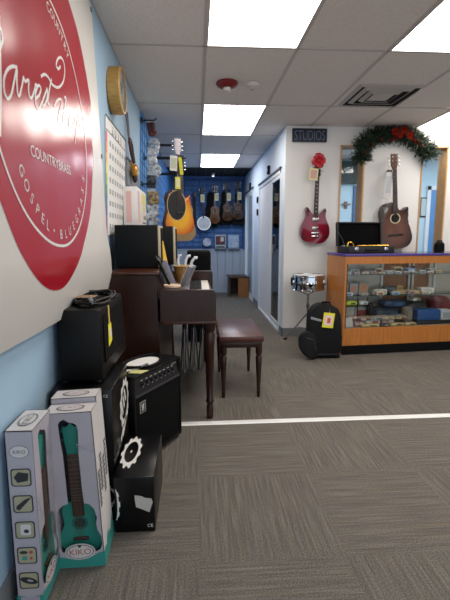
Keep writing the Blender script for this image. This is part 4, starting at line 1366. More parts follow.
gigbag(.285, 1.37, .295, .70, 'black gig bag behind the leftmost brown small guitar, right of the banjo')
gigbag(.575, 1.41, .28, .68, 'black gig bag behind the middle brown small guitar on the back wall')
gigbag(.85, 1.41, .25, .66, 'black gig bag behind the rightmost small guitar on the back wall')
def small(x, zb, topc, label):
    tp = mat('small_top_' + topc, topc, .35, noise=(5, '4a2a14', (20, 3, 3)))
    acoustic('small_guitar', label, (x, 8.90, zb), (0, random.uniform(-.05, .05), 0), .21, .34, .07, .26, tp, mat('small_side', '4a2a18', .4), mat('mahogany_neck', '5c3420', .4), ebony,
             group='small guitars on the back wall', nut=.036)
small(.365, 1.45, '7d4d24', 'light brown small guitar just right of the white banjo on the back wall')
small(.635, 1.50, '4a2a18', 'dark brown small guitar in the middle of the back wall row')
small(.845, 1.53, '4a3525', 'grey brown small guitar at the right end of the back wall row')
for k, (x, z, lb) in enumerate(((.12, 2.02, 'pale tag on the banjo neck'), (.405, 2.05, 'pale tag on the neck of the light brown small guitar'), (.655, 2.05, 'pale tag on the neck of the dark brown small guitar'), (.87, 2.07, 'pale tag on the neck of the grey brown small guitar'))):
    price_tag((x, 8.80, z), .075, .15, lb, (0, 0, 0), 'c9c07a', cream, group='price tags along the back wall')
for k, (x, z, lb) in enumerate(((.10, 2.02, 'black wall hook holding the banjo'), (.365, 2.05, 'black wall hook holding the light brown small guitar'), (.635, 2.10, 'black wall hook holding the dark brown small guitar'), (.845, 2.13, 'black wall hook holding the grey brown small guitar'))):
    t = thing('wall_hook', lb, 'hook', (x, 9.0, z))
    MB().box(-.03, .03, -.012, .0, -.03, .03, 0, .004).build('plate', hookm, t)
    MB().tube([(-.012, -.01, 0), (-.03, -.12, 0), (-.03, -.18, .02)], .006).tube([(.012, -.01, 0), (.03, -.12, 0), (.03, -.18, .02)], .006).build('prong', hookm, t)
t = thing('banjo', 'banjo with a white round head hanging at the left of the back wall row', 'banjo', (.145, 8.92, 1.45), rot=(0, -.06, 0))
RX = Matrix.Rotation(PI / 2, 4, 'X')
MB().lathe([(0, .0), (.128, .0), (.136, .004), (.136, .07), (.120, .075), (0, .075)], n=36, M=RX @ Matrix.Translation((0, 0, -.0))).build('pot', mat('banjo_pot', '5d4a3a', .4), t)
MB().lathe([(0, .078), (.126, .077)], n=36, M=RX).build('head', mat('banjo_head', 'c9cdd2', .5), t)
MB().lathe([(.124, .074), (.126, .084), (.138, .084), (.140, .074)], n=36, M=RX).build('tension_hoop', chrome, t)
MB().box(-.016, .016, -.085, -.06, .10, .58, 0, .004).build('neck', mat('banjo_neck', '2b1d18', .4), t)
MB().prism([(-.016, .58), (.016, .58), (.03, .62), (.032, .70), (0, .72), (-.032, .70), (-.03, .62)], -.085, -.065, 0, bev=.002).build('headstock', ebony, t)
MB().box(-.03, .03, -.092, -.078, -.05, -.042, 0).build('bridge', mat('maple', 'b99a68', .5), t)
for sg in (-1, 1):
    for k in range(2):
        MB().tube([(sg * .028, -.075, (.625) + k * .045), (sg * .05, -.075, (.625) + k * .045)], .004, 0, 6).ball((sg * .055, -.075, (.625) + k * .045), .010, 0, 1, .6, 1, 8, 6).build('tuning_peg', chrome, t)
t = thing('guitar_strap', 'long dark strap hanging at the left of the banjo', 'strap', (-.04, 8.97, 1.42))
MB().box(-.028, .028, -.012, 0, .0, .62, 0, .004).build('webbing', mat('strap_dark', '20232b', .7), t)
MB().box(-.034, .034, -.02, -.0, .56, .66, 0, .006).build('buckle', mat('strap_buckle', '3a3c44', .4), t)
t = thing('hand_drum', 'small pale round drum low on the back wall under the banjo', 'drum', (.205, 8.99, 1.065))
MB().lathe([(0, .0), (.085, .0), (.088, .02), (.088, .07), (.082, .075), (0, .078)], n=28, M=RX).build('shell', mat('drum_shell_grey', '8b93a5', .4), t)
MB().lathe([(0, .079), (.083, .079)], n=28, M=RX).build('head', mat('drum_head_white', 'ccd3de', .4, noise=(14, '8b96ad')), t)
t = thing('song_folio', 'song folio with a dark and red cover on the back wall under the gig bags', 'book', (.49, 9.0, .93), group=None)
MB().box(-.115, .115, -.02, 0, 0, .285, 0, .002).build('cover', mat('folio_pale', 'b9bec6', .5), t)
mb = MB()
mb.box(-.10, .10, -.0215, -.0205, .08, .26, 0).box(-.06, .03, -.0222, -.0215, .12, .22, 1).box(.0, .07, -.0228, -.0222, .15, .24, 2).box(-.09, .09, -.0215, -.0205, .025, .05, 3)
mb.build('cover_print', [mat('folio_maroon', '5a3236', .5, noise=(12, '23242e')), mat('folio_red', '7a2a2c', .5), mat('folio_white', 'c9c4c0', .5), mat('folio_black', '1c1d24', .5)], t, smooth=False)
t = thing('song_folio', 'pale blue song folio on the back wall beside the corridor', 'book', (.765, 9.0, .93))
MB().box(-.115, .115, -.02, 0, 0, .285, 0, .002).build('cover', mat('folio_blue', 'a9bdd6', .5, noise=(9, '93a9c4')), t)
MB().box(-.08, .08, -.0215, -.0205, .20, .24, 0).box(-.09, .09, -.0215, -.0205, .03, .13, 0).build('cover_print', mat('folio_blue_print', 'c7d3e2', .5, noise=(30, '8ea3bd')), t, smooth=False)
for x, lb in ((.49, 'dark wire rack under the dark song folio'), (.765, 'dark wire rack under the pale blue song folio')):
    t = thing('wire_rack', lb, 'rack', (x, 9.0, .905), group='song folio racks')
    MB().box(-.12, .12, -.045, 0, 0, .008, 0, .002).build('shelf', mat('rack_dark', '2a3040', .5), t)
    MB().tube([(-.12, -.045, .004), (-.12, -.045, .04), (.12, -.045, .04), (.12, -.045, .004)], .003, 0, 5).build('lip', mat('rack_dark', '2a3040', .5), t)
wst = mat('warm_brown_wood', '6b4327', .5, noise=(5, '57351d', (3, 3, 20)))
t = thing('wooden_stool', 'small brown wooden stool at the end of the corridor', 'stool', (.82, 8.5, 0))
MB().box(.60, 1.0, 8.22, 8.80, .375, .402, 0, .004).build('top', mat('dark_stool_top', '3b2718', .5), t, world=True)
MB().box(.79, .998, 8.215, 8.245, 0, .375, 0, .002).build('front_panel', mat('honey_brown_wood', '96602f', .5, noise=(5, '7d4d25', (3, 3, 20))), t, world=True, smooth=False)
MB().box(.63, .995, 8.74, 8.77, 0, .375, 0, .002).build('back_panel', mat('dark_stool_top', '3b2718', .5), t, world=True, smooth=False)
MB().box(.62, .65, 8.28, 8.77, .02, .375, 0, .002).build('side_panel', mat('dark_stool_top', '3b2718', .5), t, world=True, smooth=False)
t = thing('spotlight', 'tiny white spotlight in the dark strip above the back wall', 'spotlight', (.33, 8.6, 2.402))
MB().lathe([(0, 0), (.03, 0), (.026, -.05), (0, -.05)], n=14).build('housing', trimw, t)
MB().lathe([(0, -.051), (.022, -.051)], n=14).build('bulb', mat('spot_bulb', 'ffffff', .5, emit=('ffffff', 4)), t)
# corridor fittings
for y, z, lb in ((6.03, 2.095, 'small black number plate above the near corridor door'), (8.10, 2.11, 'small black number plate above the far corridor door')):
    t = thing('number_plate', lb, 'sign', (CX, y, z))
    MB().box(-.03, 0, -.05, .05, -.055, .055, 0, .003).build('plate', matte, t)
    MB().box(-.0312, -.030, -.015, .015, -.03, .03, 0).build('numeral', mat('plate_grey', '70747a', .5), t, smooth=False)
for z, lb in ((1.78, 'black wall control between the corridor doors, the upper one'), (1.58, 'black wall control between the corridor doors, the lower one')):
    t = thing('wall_control', lb, 'switch', (CX, 7.12, z))
    MB().box(-.02, 0, -.045, .045, -.05, .05, 0, .004).build('plate', matte, t)
    MB().box(-.026, -.02, -.012, .012, -.02, .02, 0, .002).build('rocker', blackp, t)

# ================================================================== WALL BEHIND THE COUNTER
t = thing('studio_sign', 'dark navy sign reading STUDIOS high on the white wall', 'sign', (1.277, YF, 2.312))
MB().box(-.197, .197, -.022, 0, -.073, .073, 0, .003).build('board', mat('navy_board', '151c29', .5), t)
MB().text('STUDIOS', FRONTM(0, -.0235, -.055), .155, 0, .001, sx=.56).build('lettering', mat('sign_grey_blue', '5d6b83', .5), t, smooth=False)
# red electric guitar
cher = burst('cherry_lacquer', '8f1730', '7c1128', '42101a', 0, .17, .19, .25, (.3, .7, 1.0), rough=.12)
eg = thing('electric_guitar', 'dark red double cutaway electric guitar hanging on the white wall under a red bow', 'electric guitar', (1.352, 4.925, 1.105), rot=(0, .012, 0))
R_ = [(0, 0), (.085, .008), (.145, .05), (.170, .12), (.160, .20), (.128, .27), (.115, .31), (.116, .345), (.122, .380), (.114, .398), (.098, .396), (.070, .365), (.045, .335), (.030, .33)]
L_ = [(-.030, .33), (-.045, .34), (-.068, .375), (-.096, .408), (-.112, .412), (-.120, .395), (-.118, .355), (-.116, .31), (-.130, .27), (-.162, .20), (-.172, .12), (-.147, .05), (-.085, .008)]
MB().prism(spline(R_ + L_, 4), -.055, -.012, 0, bev=.008).build('body', cher, eg, angle=50)
f = -.055
MB().hexa([(-.027, f - .008, .30), (.027, f - .008, .30), (.027, f + .004, .30), (-.027, f + .004, .30), (-.021, f - .008, .755), (.021, f - .008, .755), (.021, f + .004, .755), (-.021, f + .004, .755)]).build('fretboard', rosew, eg, smooth=False)
MB().hexa([(-.026, f + .004, .30), (.026, f + .004, .30), (.016, f + .022, .30), (-.016, f + .022, .30), (-.021, f + .004, .755), (.021, f + .004, .755), (.013, f + .02, .755), (-.013, f + .02, .755)]).build('neck', mat('mahogany_neck', '5c3420', .4), eg, smooth=False)
mb = MB()
for k in range(9):
    mb.box(-.008, .008, f - .0086, f - .008, .36 + k * .043, .366 + k * .043)
mb.build('inlays', white, eg, smooth=False)
MB().prism([(-.021, .755), (.021, .755), (.036, .80), (.036, .90), (0, .915), (-.036, .90), (-.036, .80)], f - .004, f + .012, 0, bev=.002).build('headstock', ebony, eg)
for z, lbl in ((.275, 'neck'), (.175, 'bridge')):
    MB().box(-.037, .037, f - .010, f, z - .018, z + .018, 0, .004).build('pickup', mat('pickup_metal', 'b9b6b2', .25, .9), eg)
MB().box(-.045, .045, f - .014, f, .112, .128, 0, .003).build('bridge', chrome, eg)
MB().box(-.042, .042, f - .014, f, .075, .092, 0, .004).build('tailpiece', chrome, eg)
for (x, z) in ((.10, .15), (.115, .095), (-.09, .33)):
    MB().lathe([(0, 0), (.011, 0), (.009, .014), (0, .014)], n=14, M=Matrix.Translation((x, f, z)) @ RX).build('control_knob', mat('knob_dark', '2a1416', .3), eg)
for sg in (-1, 1):
    for k in range(3):
        MB().tube([(sg * .036, f + .004, .81 + k * .035), (sg * .05, f + .004, .81 + k * .035)], .003, 0, 6).ball((sg * .055, f + .004, .81 + k * .035), .009, 0, 1, .6, 1, 8, 6).build('tuning_peg', chrome, eg)
st = MB()
for k in range(6):
    x = -.024 + k * .0096
    st.tube([(x, f - .012, .085), (x * .7, f - .011, .76)], .0007, 0, 4)
st.build('strings', steel, eg)
t = thing('wall_hook', 'black wall hook holding the red electric guitar', 'hook', (1.362, YF, 1.865))
MB().box(-.03, .03, -.014, 0, -.04, .04, 0, .004).build('plate', hookm, t)
MB().tube([(-.014, -.01, 0), (-.034, -.05, 0), (-.034, -.075, .02)], .006).tube([(.014, -.01, 0), (.034, -.05, 0), (.034, -.075, .02)], .006).build('prong', hookm, t)
bow = thing('gift_bow', 'bright red ribbon bow on the head of the red electric guitar', 'bow', (1.357, 4.84, 2.02))
rr = mat('red_ribbon', 'c01526', .35, spec=.6)
random.seed(11)
for k in range(11):
    a = k * 2 * PI / 11
    el = (-.1, .5, .25)[k % 3]
    d = Vector((math.cos(a) * math.cos(el), -abs(math.sin(el)) - .15, math.sin(a) * math.cos(el))).normalized()
    side = d.cross(Vector((0, -1, 0))).normalized() * .024
    Lp = .085
    lo = MB()
    pts = []
    nrm = Vector((0, -1, 0))
    for q in range(11):
        u = q / 10 * 2 * PI
        pts.append(d * (Lp * (1 - math.cos(u)) / 2) + (nrm * .030 * math.sin(u)))
    for q in range(10):
        lo.poly([pts[q] - side, pts[q] + side, pts[q + 1] + side, pts[q + 1] - side])
    bmesh.ops.remove_doubles(lo.bm, verts=lo.bm.verts, dist=1e-5)
    bmesh.ops.solidify(lo.bm, geom=list(lo.bm.faces), thickness=.0015)
    lo.build('ribbon_loop', rr, bow)
MB().ball((0, -.02, 0), .028, 0, 1, 1, 1, 12, 8).build('knot', rr, bow)
price_tag((1.315, 4.84, 1.94), .10, .13, 'pale yellow tag on the neck of the red electric guitar', (0, .08, 0), 'd9a9a0', mat('pale_yellow', 'e9e2a8', .6))
price_tag((1.375, 4.842, 1.985), .028, .05, 'small white tag under the red bow', (0, -.05, 0), 'c9c9c9', white)
# brown acoustic
vb = burst('tobacco_burst', '6a3c26', '4c281a', '20120f', 0, .20, .20, .27, (.35, .7, 1.0), rough=.3)
acoustic('acoustic_guitar', 'brown cutaway acoustic guitar on the white wall under the garland', (2.288, 4.90, 1.045), (0, -.075, .0), .375, .50, .09, .345, vb, mat('brown_side', '37201a', .35),
         mat('mahogany_neck', '5c3420', .4), mat('brown_head', '5f3c2b', .4), cut=True, sc=1.05)
t = thing('wall_hook', 'black wall hook holding the brown acoustic guitar', 'hook', (2.225, YF, 1.905))
MB().box(-.03, .03, -.014, 0, -.04, .04, 0, .004).build('plate', hookm, t)
MB().tube([(-.014, -.01, 0), (-.034, -.07, 0), (-.034, -.115, .02)], .006).tube([(.014, -.01, 0), (.034, -.07, 0), (.034, -.115, .02)], .006).build('prong', hookm, t)
price_tag((2.17, 4.81, 1.90), .08, .27, 'long clear tag hanging left of the brown acoustic guitar neck', (0, .05, 0), 'b9bcbf', mat('clear_tag', 'd0d0d0', .3))

t = thing('picture_frame', 'small black framed picture on the pale studio wall seen through the right opening', 'picture', (3.76, 7.0, 1.50))
MB().box(-.06, .06, -.02, 0, 0, .32, 0, .003).build('frame', matte, t)
MB().box(-.045, .045, -.022, -.0195, .02, .30).build('picture_print', mat('pale_picture', 'b9c6c9', .5), t, smooth=False)
t = thing('coat_hook', 'small brown hook on the blue studio wall seen through the left opening', 'hook', (2.44, 7.0, 1.69))
MB().box(-.03, .03, -.012, 0, -.06, .06, 0, .004).build('plate', wst, t)
MB().tube([(-.07, -.03, .02), (0, -.02, -.01), (.07, -.03, .02)], .012, 0, 8).build('prong', wst, t)
# garland
gl_ = thing('garland', 'evergreen garland with red poinsettia arching over the brown acoustic guitar', 'garland', (2.30, 4.88, 2.25))
path = spline([(1.88, 2.03), (1.87, 2.12), (1.90, 2.21), (1.99, 2.285), (2.12, 2.335), (2.28, 2.355), (2.44, 2.335), (2.56, 2.285), (2.66, 2.215), (2.735, 2.15), (2.78, 2.09)], 8, closed=False)
path = [(1.86 + (x - 1.87) * .89, z - .02 * max(0, 1 - ((x - 2.3) / .4) ** 2)) for x, z in path]
random.seed(5)
mb = MB()
nd = MB()
MB().tube([(x, 4.905, z) for x, z in path], .018, 0, 8).build('branch_core', mat('dark_branch', '1c2417', .9), gl_, world=True)
greens = [mat('needle_dark', '0f2012', .85), mat('needle_mid', '172f1a', .85), mat('needle_olive', '233a20', .85)]
for k in range(1000):
    i = random.randrange(len(path) - 1)
    x, z = path[i]
    tx, tz = path[i + 1][0] - x, path[i + 1][1] - z
    n_ = math.hypot(tx, tz)
    tx, tz = tx / n_, tz / n_
    a = random.uniform(0, PI * 1.0)
    s_ = random.choice((-1, 1))
    q = random.uniform(-.6, .6)
    dirv = Vector((-tz * math.cos(a) + tx * q, -math.sin(a), tx * math.cos(a) + tz * q)).normalized()
    ln = random.uniform(.09, .15)
    p0 = Vector((x, 4.905, z))
    p1 = p0 + dirv * ln
    m_ = random.choice((0, 0, 1, 1, 2))
    for j in range(12):
        u = .25 + .75 * j / 12
        b = p0 + dirv * ln * u
        rv = Vector((random.uniform(-1, 1), random.uniform(-1, 1), random.uniform(-1, 1)))
        side = (rv - dirv * rv.dot(dirv)).normalized()
        tip = b + (dirv * .8 + side).normalized() * .030
        if tip.y > 4.94:
            tip.y = 4.94
        wv = dirv.cross(side) * .0042
        nd.poly([b - wv, b + wv, tip], m_)
nd.build('needles', greens, gl_, world=True, smooth=False)
pr_ = mat('poinsettia_red', '7a160c', .8, spec=.05)
for (cx, cz, s_) in ((2.20, 2.33, .75), (2.30, 2.35, .7), (2.37, 2.30, .75), (2.26, 2.30, .6)):
    fl = MB()
    for k in range(7):
        a = k * 2 * PI / 7 + cx
        d = Vector((math.cos(a), -.35, math.sin(a)))
        sd = Vector((-math.sin(a), 0, math.cos(a))) * .022 * s_
        c0 = Vector((cx, 4.80, cz))
        fl.poly([c0, c0 + d * .035 * s_ + sd, c0 + d * .075 * s_, c0 + d * .035 * s_ - sd])
    fl.ball((cx, 4.795, cz), .010, 0)
    fl.build('poinsettia', pr_, gl_, world=True, smooth=False)
MB().tube([(2.26, 4.84, 2.30), (2.21, 4.82, 2.26), (2.15, 4.82, 2.235)], [.016, .012, .004], 0, 6).tube([(2.36, 4.84, 2.29), (2.43, 4.82, 2.25), (2.48, 4.82, 2.20)], [.016, .012, .004], 0, 6).build('ribbon_tail', pr_, gl_, world=True)
for (x, z) in ((1.95, 2.19), (2.05, 2.25), (2.52, 2.19), (2.47, 2.24), (1.88, 2.11)):
    MB().ball((x, 4.80, z), .016, 0, 1, 1, 1.2, 10, 8).build('berry', mat('berry_rust', '5a2316', .7, spec=.1), gl_, world=True)

# ================================================================== GLASS COUNTER AND WHAT IS IN AND AROUND IT
CA = math.atan2(.11, 1.18)
CO = Vector((1.447, 4.09, 0))
MC = Matrix.Translation(CO) @ Rz(CA)
def cw_(x, y, z):
    return MC @ Vector((x, y, z))
oakc = mat('orange_oak', 'bd7836', .35, noise=(3, 'a9672b', (14, 14, 1.4)))
sc_ = thing('display_counter', 'glass fronted orange wood display counter with a violet top edge', 'display counter', CO, CA)
CL, CD = 1.83, .45
MB().box(0, .022, 0, CD, .0, .995, 0, .002).build('side_panel', oakc, sc_, smooth=False)
MB().box(CL - .022, CL, 0, CD, .0, .995, 0, .002).build('side_panel', oakc, sc_, smooth=False)
MB().box(.0, CL, -.002, .03, .0, .094).build('toe_kick', matte, sc_, smooth=False)
MB().box(.022, CL - .022, 0, .022, .094, .272, 0, .002).build('front_panel', oakc, sc_, smooth=False)
MB().box(.022, CL - .022, 0, .022, .918, .995, 0, .002).build('top_rail', oakc, sc_, smooth=False)
mb = MB()
mb.box(-.006, CL + .006, -.008, .045, .995, 1.018, 0, .003).box(-.006, CL + .006, CD - .045, CD + .006, .995, 1.018, 0, .003).box(-.006, .05, .045, CD - .045, .995, 1.018, 0, .003).box(CL - .05, CL + .006, .045, CD - .045, .995, 1.018, 0, .003)
mb.build('top_frame', mat('violet_laminate', '4b3a86', .35), sc_)
MB().box(.05, CL - .05, .045, CD - .045, 1.010, 1.017).build('glass_top', glass('counter_glass', (.97, .985, .98), .0, 1.3), sc_, smooth=False)
MB().box(.022, CL - .022, .022, CD - .02, .255, .272).build('deck', mat('deck_beige', 'bfb4a4', .7), sc_, smooth=False)
MB().box(.0245, CL - .0245, .008, .013, .272, .918).build('glass_front', glass('counter_glass', (.97, .985, .98), .0, 1.3), sc_, smooth=False)
MB().box(.022, .030, -.001, .010, .272, .918).build('corner_post', mat('post_black', '17120f', .5), sc_, smooth=False)
bd1 = MB().box(.022, .62, CD - .03, CD - .018, .272, .995).build('sliding_door', mat('mirror_door', 'b9b4ac', .22, .35), sc_, smooth=False)
bd2 = MB().box(.60, 1.22, CD - .018, CD - .006, .272, .995).build('sliding_door', mat('brown_door', '9a6a44', .4, noise=(3, '825334', (10, 10, 1.5))), sc_, smooth=False)
bd3 = MB().box(1.20, CL - .022, CD - .03, CD - .018, .272, .995).build('sliding_door', mat('mirror_door', 'b9b4ac', .22, .35), sc_, smooth=False)
for x in (.615, .94, .985, 1.25):
    MB().box(x, x + .022, CD - .046, CD - .031, .272, .99).build('shelf_standard', mat('pale_aluminium', 'c9cac8', .35, .4), sc_, smooth=False)
gsh = glass('shelf_glass', (.95, .975, .97), .02)
MB().box(.024, CL - .024, .12, CD - .065, .798, .804).build('glass_shelf', gsh, sc_, smooth=False)
MB().box(.024, CL - .024, .16, CD - .065, .574, .580).build('glass_shelf', gsh, sc_, smooth=False)
for z in (.792, .568):
    MB().box(.024, CL - .024, .128 if z > .7 else .168, .140 if z > .7 else .180, z, z + .006).build('shelf_edge', mat('shelf_edge_green', '7f9a92', .2), sc_, smooth=False)
rk = thing('acrylic_rack', 'upright clear rack with dark posts in the left of the glass counter', 'rack', cw_(.20, .19, .272), CA)
for x in (.03, .135):
    MB().cyl((x, -.03, 0), (x, -.03, .29), .006, m=0, n=8).build('post', matte, rk)
MB().box(-.16, .16, -.06, .11, .205, .209).build('shelf', gsh, rk, smooth=False)
for x in (-.15, .155):
    MB().box(x - .003, x + .003, -.06, .11, 0, .21).build('side', gsh, rk, smooth=False)

def goods(name, cat, label, x, y, z, dx, dy, dz, hexc, kind='box', rz=0.0, pr=None, group='small goods in the glass counter', lean=0.0, hex2=None):
    t = thing(name, label, cat, cw_(x, y * .80, z), rot=(lean, 0, CA + rz), group=group)
    m = mat('goods_' + hexc, hexc, .45, noise=(30, hex2) if hex2 else None)
    mb = MB()
    if kind == 'box':
        mb.box(-dx / 2, dx / 2, -dy / 2, dy / 2, 0.0005, dz, 0, min(.004, dz * .2))
    elif kind == 'bag':
        old = len(mb.bm.verts)
        mb.box(-dx / 2, dx / 2, -dy / 2, dy / 2, 0.0005, dz, 0, min(dz, dy, dx) * .42, seg=4)
    elif kind == 'roll':
        mb.tube([(-dx / 2, 0, dz / 2), (dx / 2, 0, dz / 2)], dz / 2, 0, 14)
    elif kind == 'disc':
        mb.lathe([(0, 0.0005), (dx / 2, .0005), (dx / 2, dz), (0, dz)], 0, 20)
    mb.build({'box': 'carton', 'bag': 'pouch', 'roll': 'tube', 'disc': 'tin'}[kind], m, t)
    if pr:
        if kind == 'box':
            MB().box(-dx * .36, dx * .30, -dy / 2 - .0008, -dy / 2, dz * .2, dz * .8).build('print', mat('goods_' + pr, pr, .5), t, smooth=False)
        elif kind == 'bag':
            MB().box(-dx * .05, dx * .30, -dy / 2 - .002, -dy / 2 + .002, dz * .25, dz * .75).build('patch', mat('goods_' + pr, pr, .5), t, smooth=False)
        else:
            MB().tube([(dx * .1, 0, dz / 2), (dx * .35, 0, dz / 2)], dz / 2 + .0012, 0, 14).build('band', mat('goods_' + pr, pr, .5), t)
    return t
S1, S2, DK = .8045, .5805, .2725
G = goods
# upper shelf
G('reed_box', 'box', 'pale blue small box at the left end of the top glass shelf', .085, .30, S1, .09, .08, .055, 'a9bccb', pr='dfe3e6')
G('reed_box', 'box', 'white small box second from left on the top glass shelf', .20, .28, S1, .10, .08, .045, 'd8d6d0', pr='8b8f93')
G('cleaning_cloth', 'cloth', 'folded pale cloth in the middle left of the top glass shelf', .33, .24, S1, .13, .10, .028, 'e6e2da', 'bag')
G('reed_box', 'box', 'cream small box beside the folded cloth on the top glass shelf', .47, .30, S1, .09, .08, .05, 'cfc5b0', pr='8c5a4a')
G('harmonica', 'harmonica', 'silver harmonica on the top glass shelf', .59, .26, S1, .11, .04, .03, 'b9babc', pr='6d6f72')
G('reed_box', 'box', 'tan small box at the middle of the top glass shelf', .71, .33, S1, .10, .08, .06, 'b7a37e', pr='5c4c3a')
G('reed_box', 'box', 'blue and white box right of the middle of the top glass shelf', .82, .26, S1, .10, .09, .05, '6d8fb8', pr='dde4ea')
G('reed_box', 'box', 'dark brown box right part of the top glass shelf', .95, .33, S1, .12, .08, .065, '5a3a2a', pr='8b6a4a')
G('reed_box', 'box', 'grey box near the right of the top glass shelf', 1.08, .27, S1, .10, .09, .04, '8e9497', pr='c9ccce')
cl_ = ['d9d9d4', 'c9ccce', 'e3e1da', 'b3b6b8', 'd6cfc0', 'cdd3d6', 'e6e3dc', 'a9abad', 'd2c4a8', 'bfc6cc', 'dedbd4', 'c3b08a']
wh = ['at the left end', 'second from the left', 'third from the left', 'fourth from the left', 'fifth from the left', 'sixth from the left', 'just left of the middle', 'at the middle',
      'just right of the middle', 'third from the right', 'second from the right', 'at the right end']
for k in range(12):
    G('string_set', 'string set', ['white', 'pale grey', 'cream white', 'grey', 'beige', 'bluish white', 'bright white', 'mid grey', 'tan', 'pale blue grey', 'off white', 'straw coloured'][k] + ' string set, front row of top shelf, ' + wh[k],
      .09 + k * .092, .165, S1, .062, .045, random.uniform(.018, .034), cl_[k], pr=random.choice(['7d8083', 'a15a4c', '5d7fa8', '9a8f6a']), rz=random.uniform(-.3, .3), group='string sets in the front row of the top shelf')
for k in range(6):
    G('string_set', 'string set', ['white', 'silver', 'cream', 'pale blue', 'grey', 'ivory'][k] + ' string set, front row of lower shelf, ' + ['at the left end', 'second from the left', 'third from the left', 'third from the right', 'second from the right', 'at the right end'][k],
      .12 + k * .175, .205, S2, .085, .05, random.uniform(.022, .04), ['e2e1dd', 'b8bcc0', 'ddd3bb', 'b6c6d4', '9b9c9c', 'e3ddcf'][k], pr=random.choice(['7d8083', 'a15a4c', '5d7fa8', '9a8f6a']), rz=random.uniform(-.3, .3), group='string sets in the front row of the lower shelf')
# second shelf
G('string_packet', 'packet', 'pink and grey packet at the left of the lower glass shelf', .10, .34, S2, .12, .03, .11, 'b7a6a2', pr='c98a74', lean=.15)
G('string_packet', 'packet', 'pale grey packet second from left on the lower glass shelf', .23, .36, S2, .09, .03, .12, 'a8adb2', pr='c08a78', lean=.15)
G('string_packet', 'packet', 'peach and grey packet third from left on the lower glass shelf', .35, .38, S2, .11, .03, .13, 'b0a39a', pr='c9906a', lean=.15)
G('polish_tin', 'tin', 'round silver tin on the lower glass shelf', .45, .28, S2, .06, .06, .05, 'c9c8c2', 'disc')
G('reed_box', 'box', 'low white box left of the dark case on the lower glass shelf', .53, .30, S2, .09, .08, .05, 'd9d5cc', pr='9a8f80')
G('mouthpiece_case', 'case', 'long dark grey case on the lower glass shelf', .66, .36, S2, .20, .10, .075, '34383c', 'bag', pr='55595d')
G('reed_box', 'box', 'flat tan box in front of the brown door on the lower glass shelf', .80, .30, S2, .28, .12, .035, 'c5ab7c', pr='a98d5f')
G('metronome', 'metronome', 'small tan upright case on the tan box in the glass counter', .735, .31, S2 + .036, .06, .05, .05, 'b0925a', pr='6e5836')
G('reed_box', 'box', 'white oblong box at the right of the lower glass shelf', 1.06, .33, S2, .15, .09, .055, 'dad7d0', pr='c4bfb5')
# rack and deck, left side
G('neon_packet', 'packet', 'neon yellow green packet on the clear rack', .135, .20, DK + .21, .15, .09, .045, 'c3cf3c', 'bag', pr='51602a', rz=.1)
G('string_packet', 'packet', 'white packet beside the neon one on the clear rack', .285, .21, DK + .21, .10, .08, .04, 'cfd2d2', 'bag', pr='8f9496')
G('booklet', 'book', 'pale booklet with a red spot standing under the clear rack', .13, .28, DK, .18, .012, .19, 'b9b9b0', pr='a8a89e', lean=.12)
G('booklet', 'book', 'grey booklet with a dark red spot standing behind the rack posts', .31, .30, DK, .15, .012, .18, 'a9aaa4', pr='933a3a', lean=.12)
G('price_card', 'card', 'blank white card in the left corner of the counter deck', .085, .07, DK, .11, .01, .10, 'cfccc6', lean=-.35)
G('drum_key_packet', 'packet', 'red and white packet left on the counter deck', .215, .14, DK, .12, .09, .05, 'b5645e', 'bag', pr='e0dcd4', rz=.2, hex2='cfc6bd')
G('string_packet', 'packet', 'cream packet lying at the front left of the counter deck', .315, .065, DK, .20, .06, .03, 'd8c48e', 'bag', pr='8d7a4c')
G('string_packet', 'packet', 'white and red packet lying behind the cream packet', .38, .17, DK, .17, .09, .06, 'd5cdc4', 'bag', pr='a8443e', rz=-.15)
G('string_packet', 'packet', 'dark grey packet at the front middle of the counter deck', .475, .065, DK, .10, .06, .03, '4a4c4e', 'bag', pr='b8b5ad')
G('string_packet', 'packet', 'red striped packet lying in the middle of the counter deck', .55, .17, DK, .15, .09, .065, '9c4a44', 'bag', pr='dfd6ca', rz=.1, hex2='cdb9aa')
G('string_packet', 'packet', 'yellowish packet at the front right of the middle of the deck', .61, .065, DK, .15, .06, .032, 'd2bd84', 'bag', pr='5b5340')
G('string_packet', 'packet', 'cream packet at the front right of the deck below the grey pouch', .76, .065, DK, .13, .06, .03, 'cdbb90', 'bag', pr='70674e')
dk_ = [('c9483f', 'f0e4d8', 'red and cream'), ('ece8de', '8f3a34', 'white'), ('e3cf8f', '6b5a36', 'pale yellow'), ('d8d8d4', '54585c', 'light grey'), ('b83a36', 'e8ddd0', 'bright red'), ('efe6cc', '9a7a4a', 'ivory'),
       ('3a3d40', 'c9c9c4', 'charcoal'), ('dccb9c', '7a3a30', 'straw'), ('e9e9e6', '3f5f8a', 'white and blue')]
for k in range(9):
    G('string_packet', 'packet', dk_[k][2] + ' packet scattered on the counter deck, ' + ['near its left corner', 'left, behind the first', 'left of the middle, in front', 'left of the middle, behind', 'at the middle, behind', 'at the middle, in front',
      'right of the middle, behind', 'right of the middle, in front', 'rightmost of the scattered packets'][k],
      .20 + k * .068, .12 if k % 2 else .20, DK + .062, .125, .085, .030, dk_[k][0], 'bag', pr=dk_[k][1], rz=(-.5, .3, .1, -.2, .45, -.35, .2, -.1, .3)[k], hex2=dk_[k][1], group='packets scattered on the counter deck')
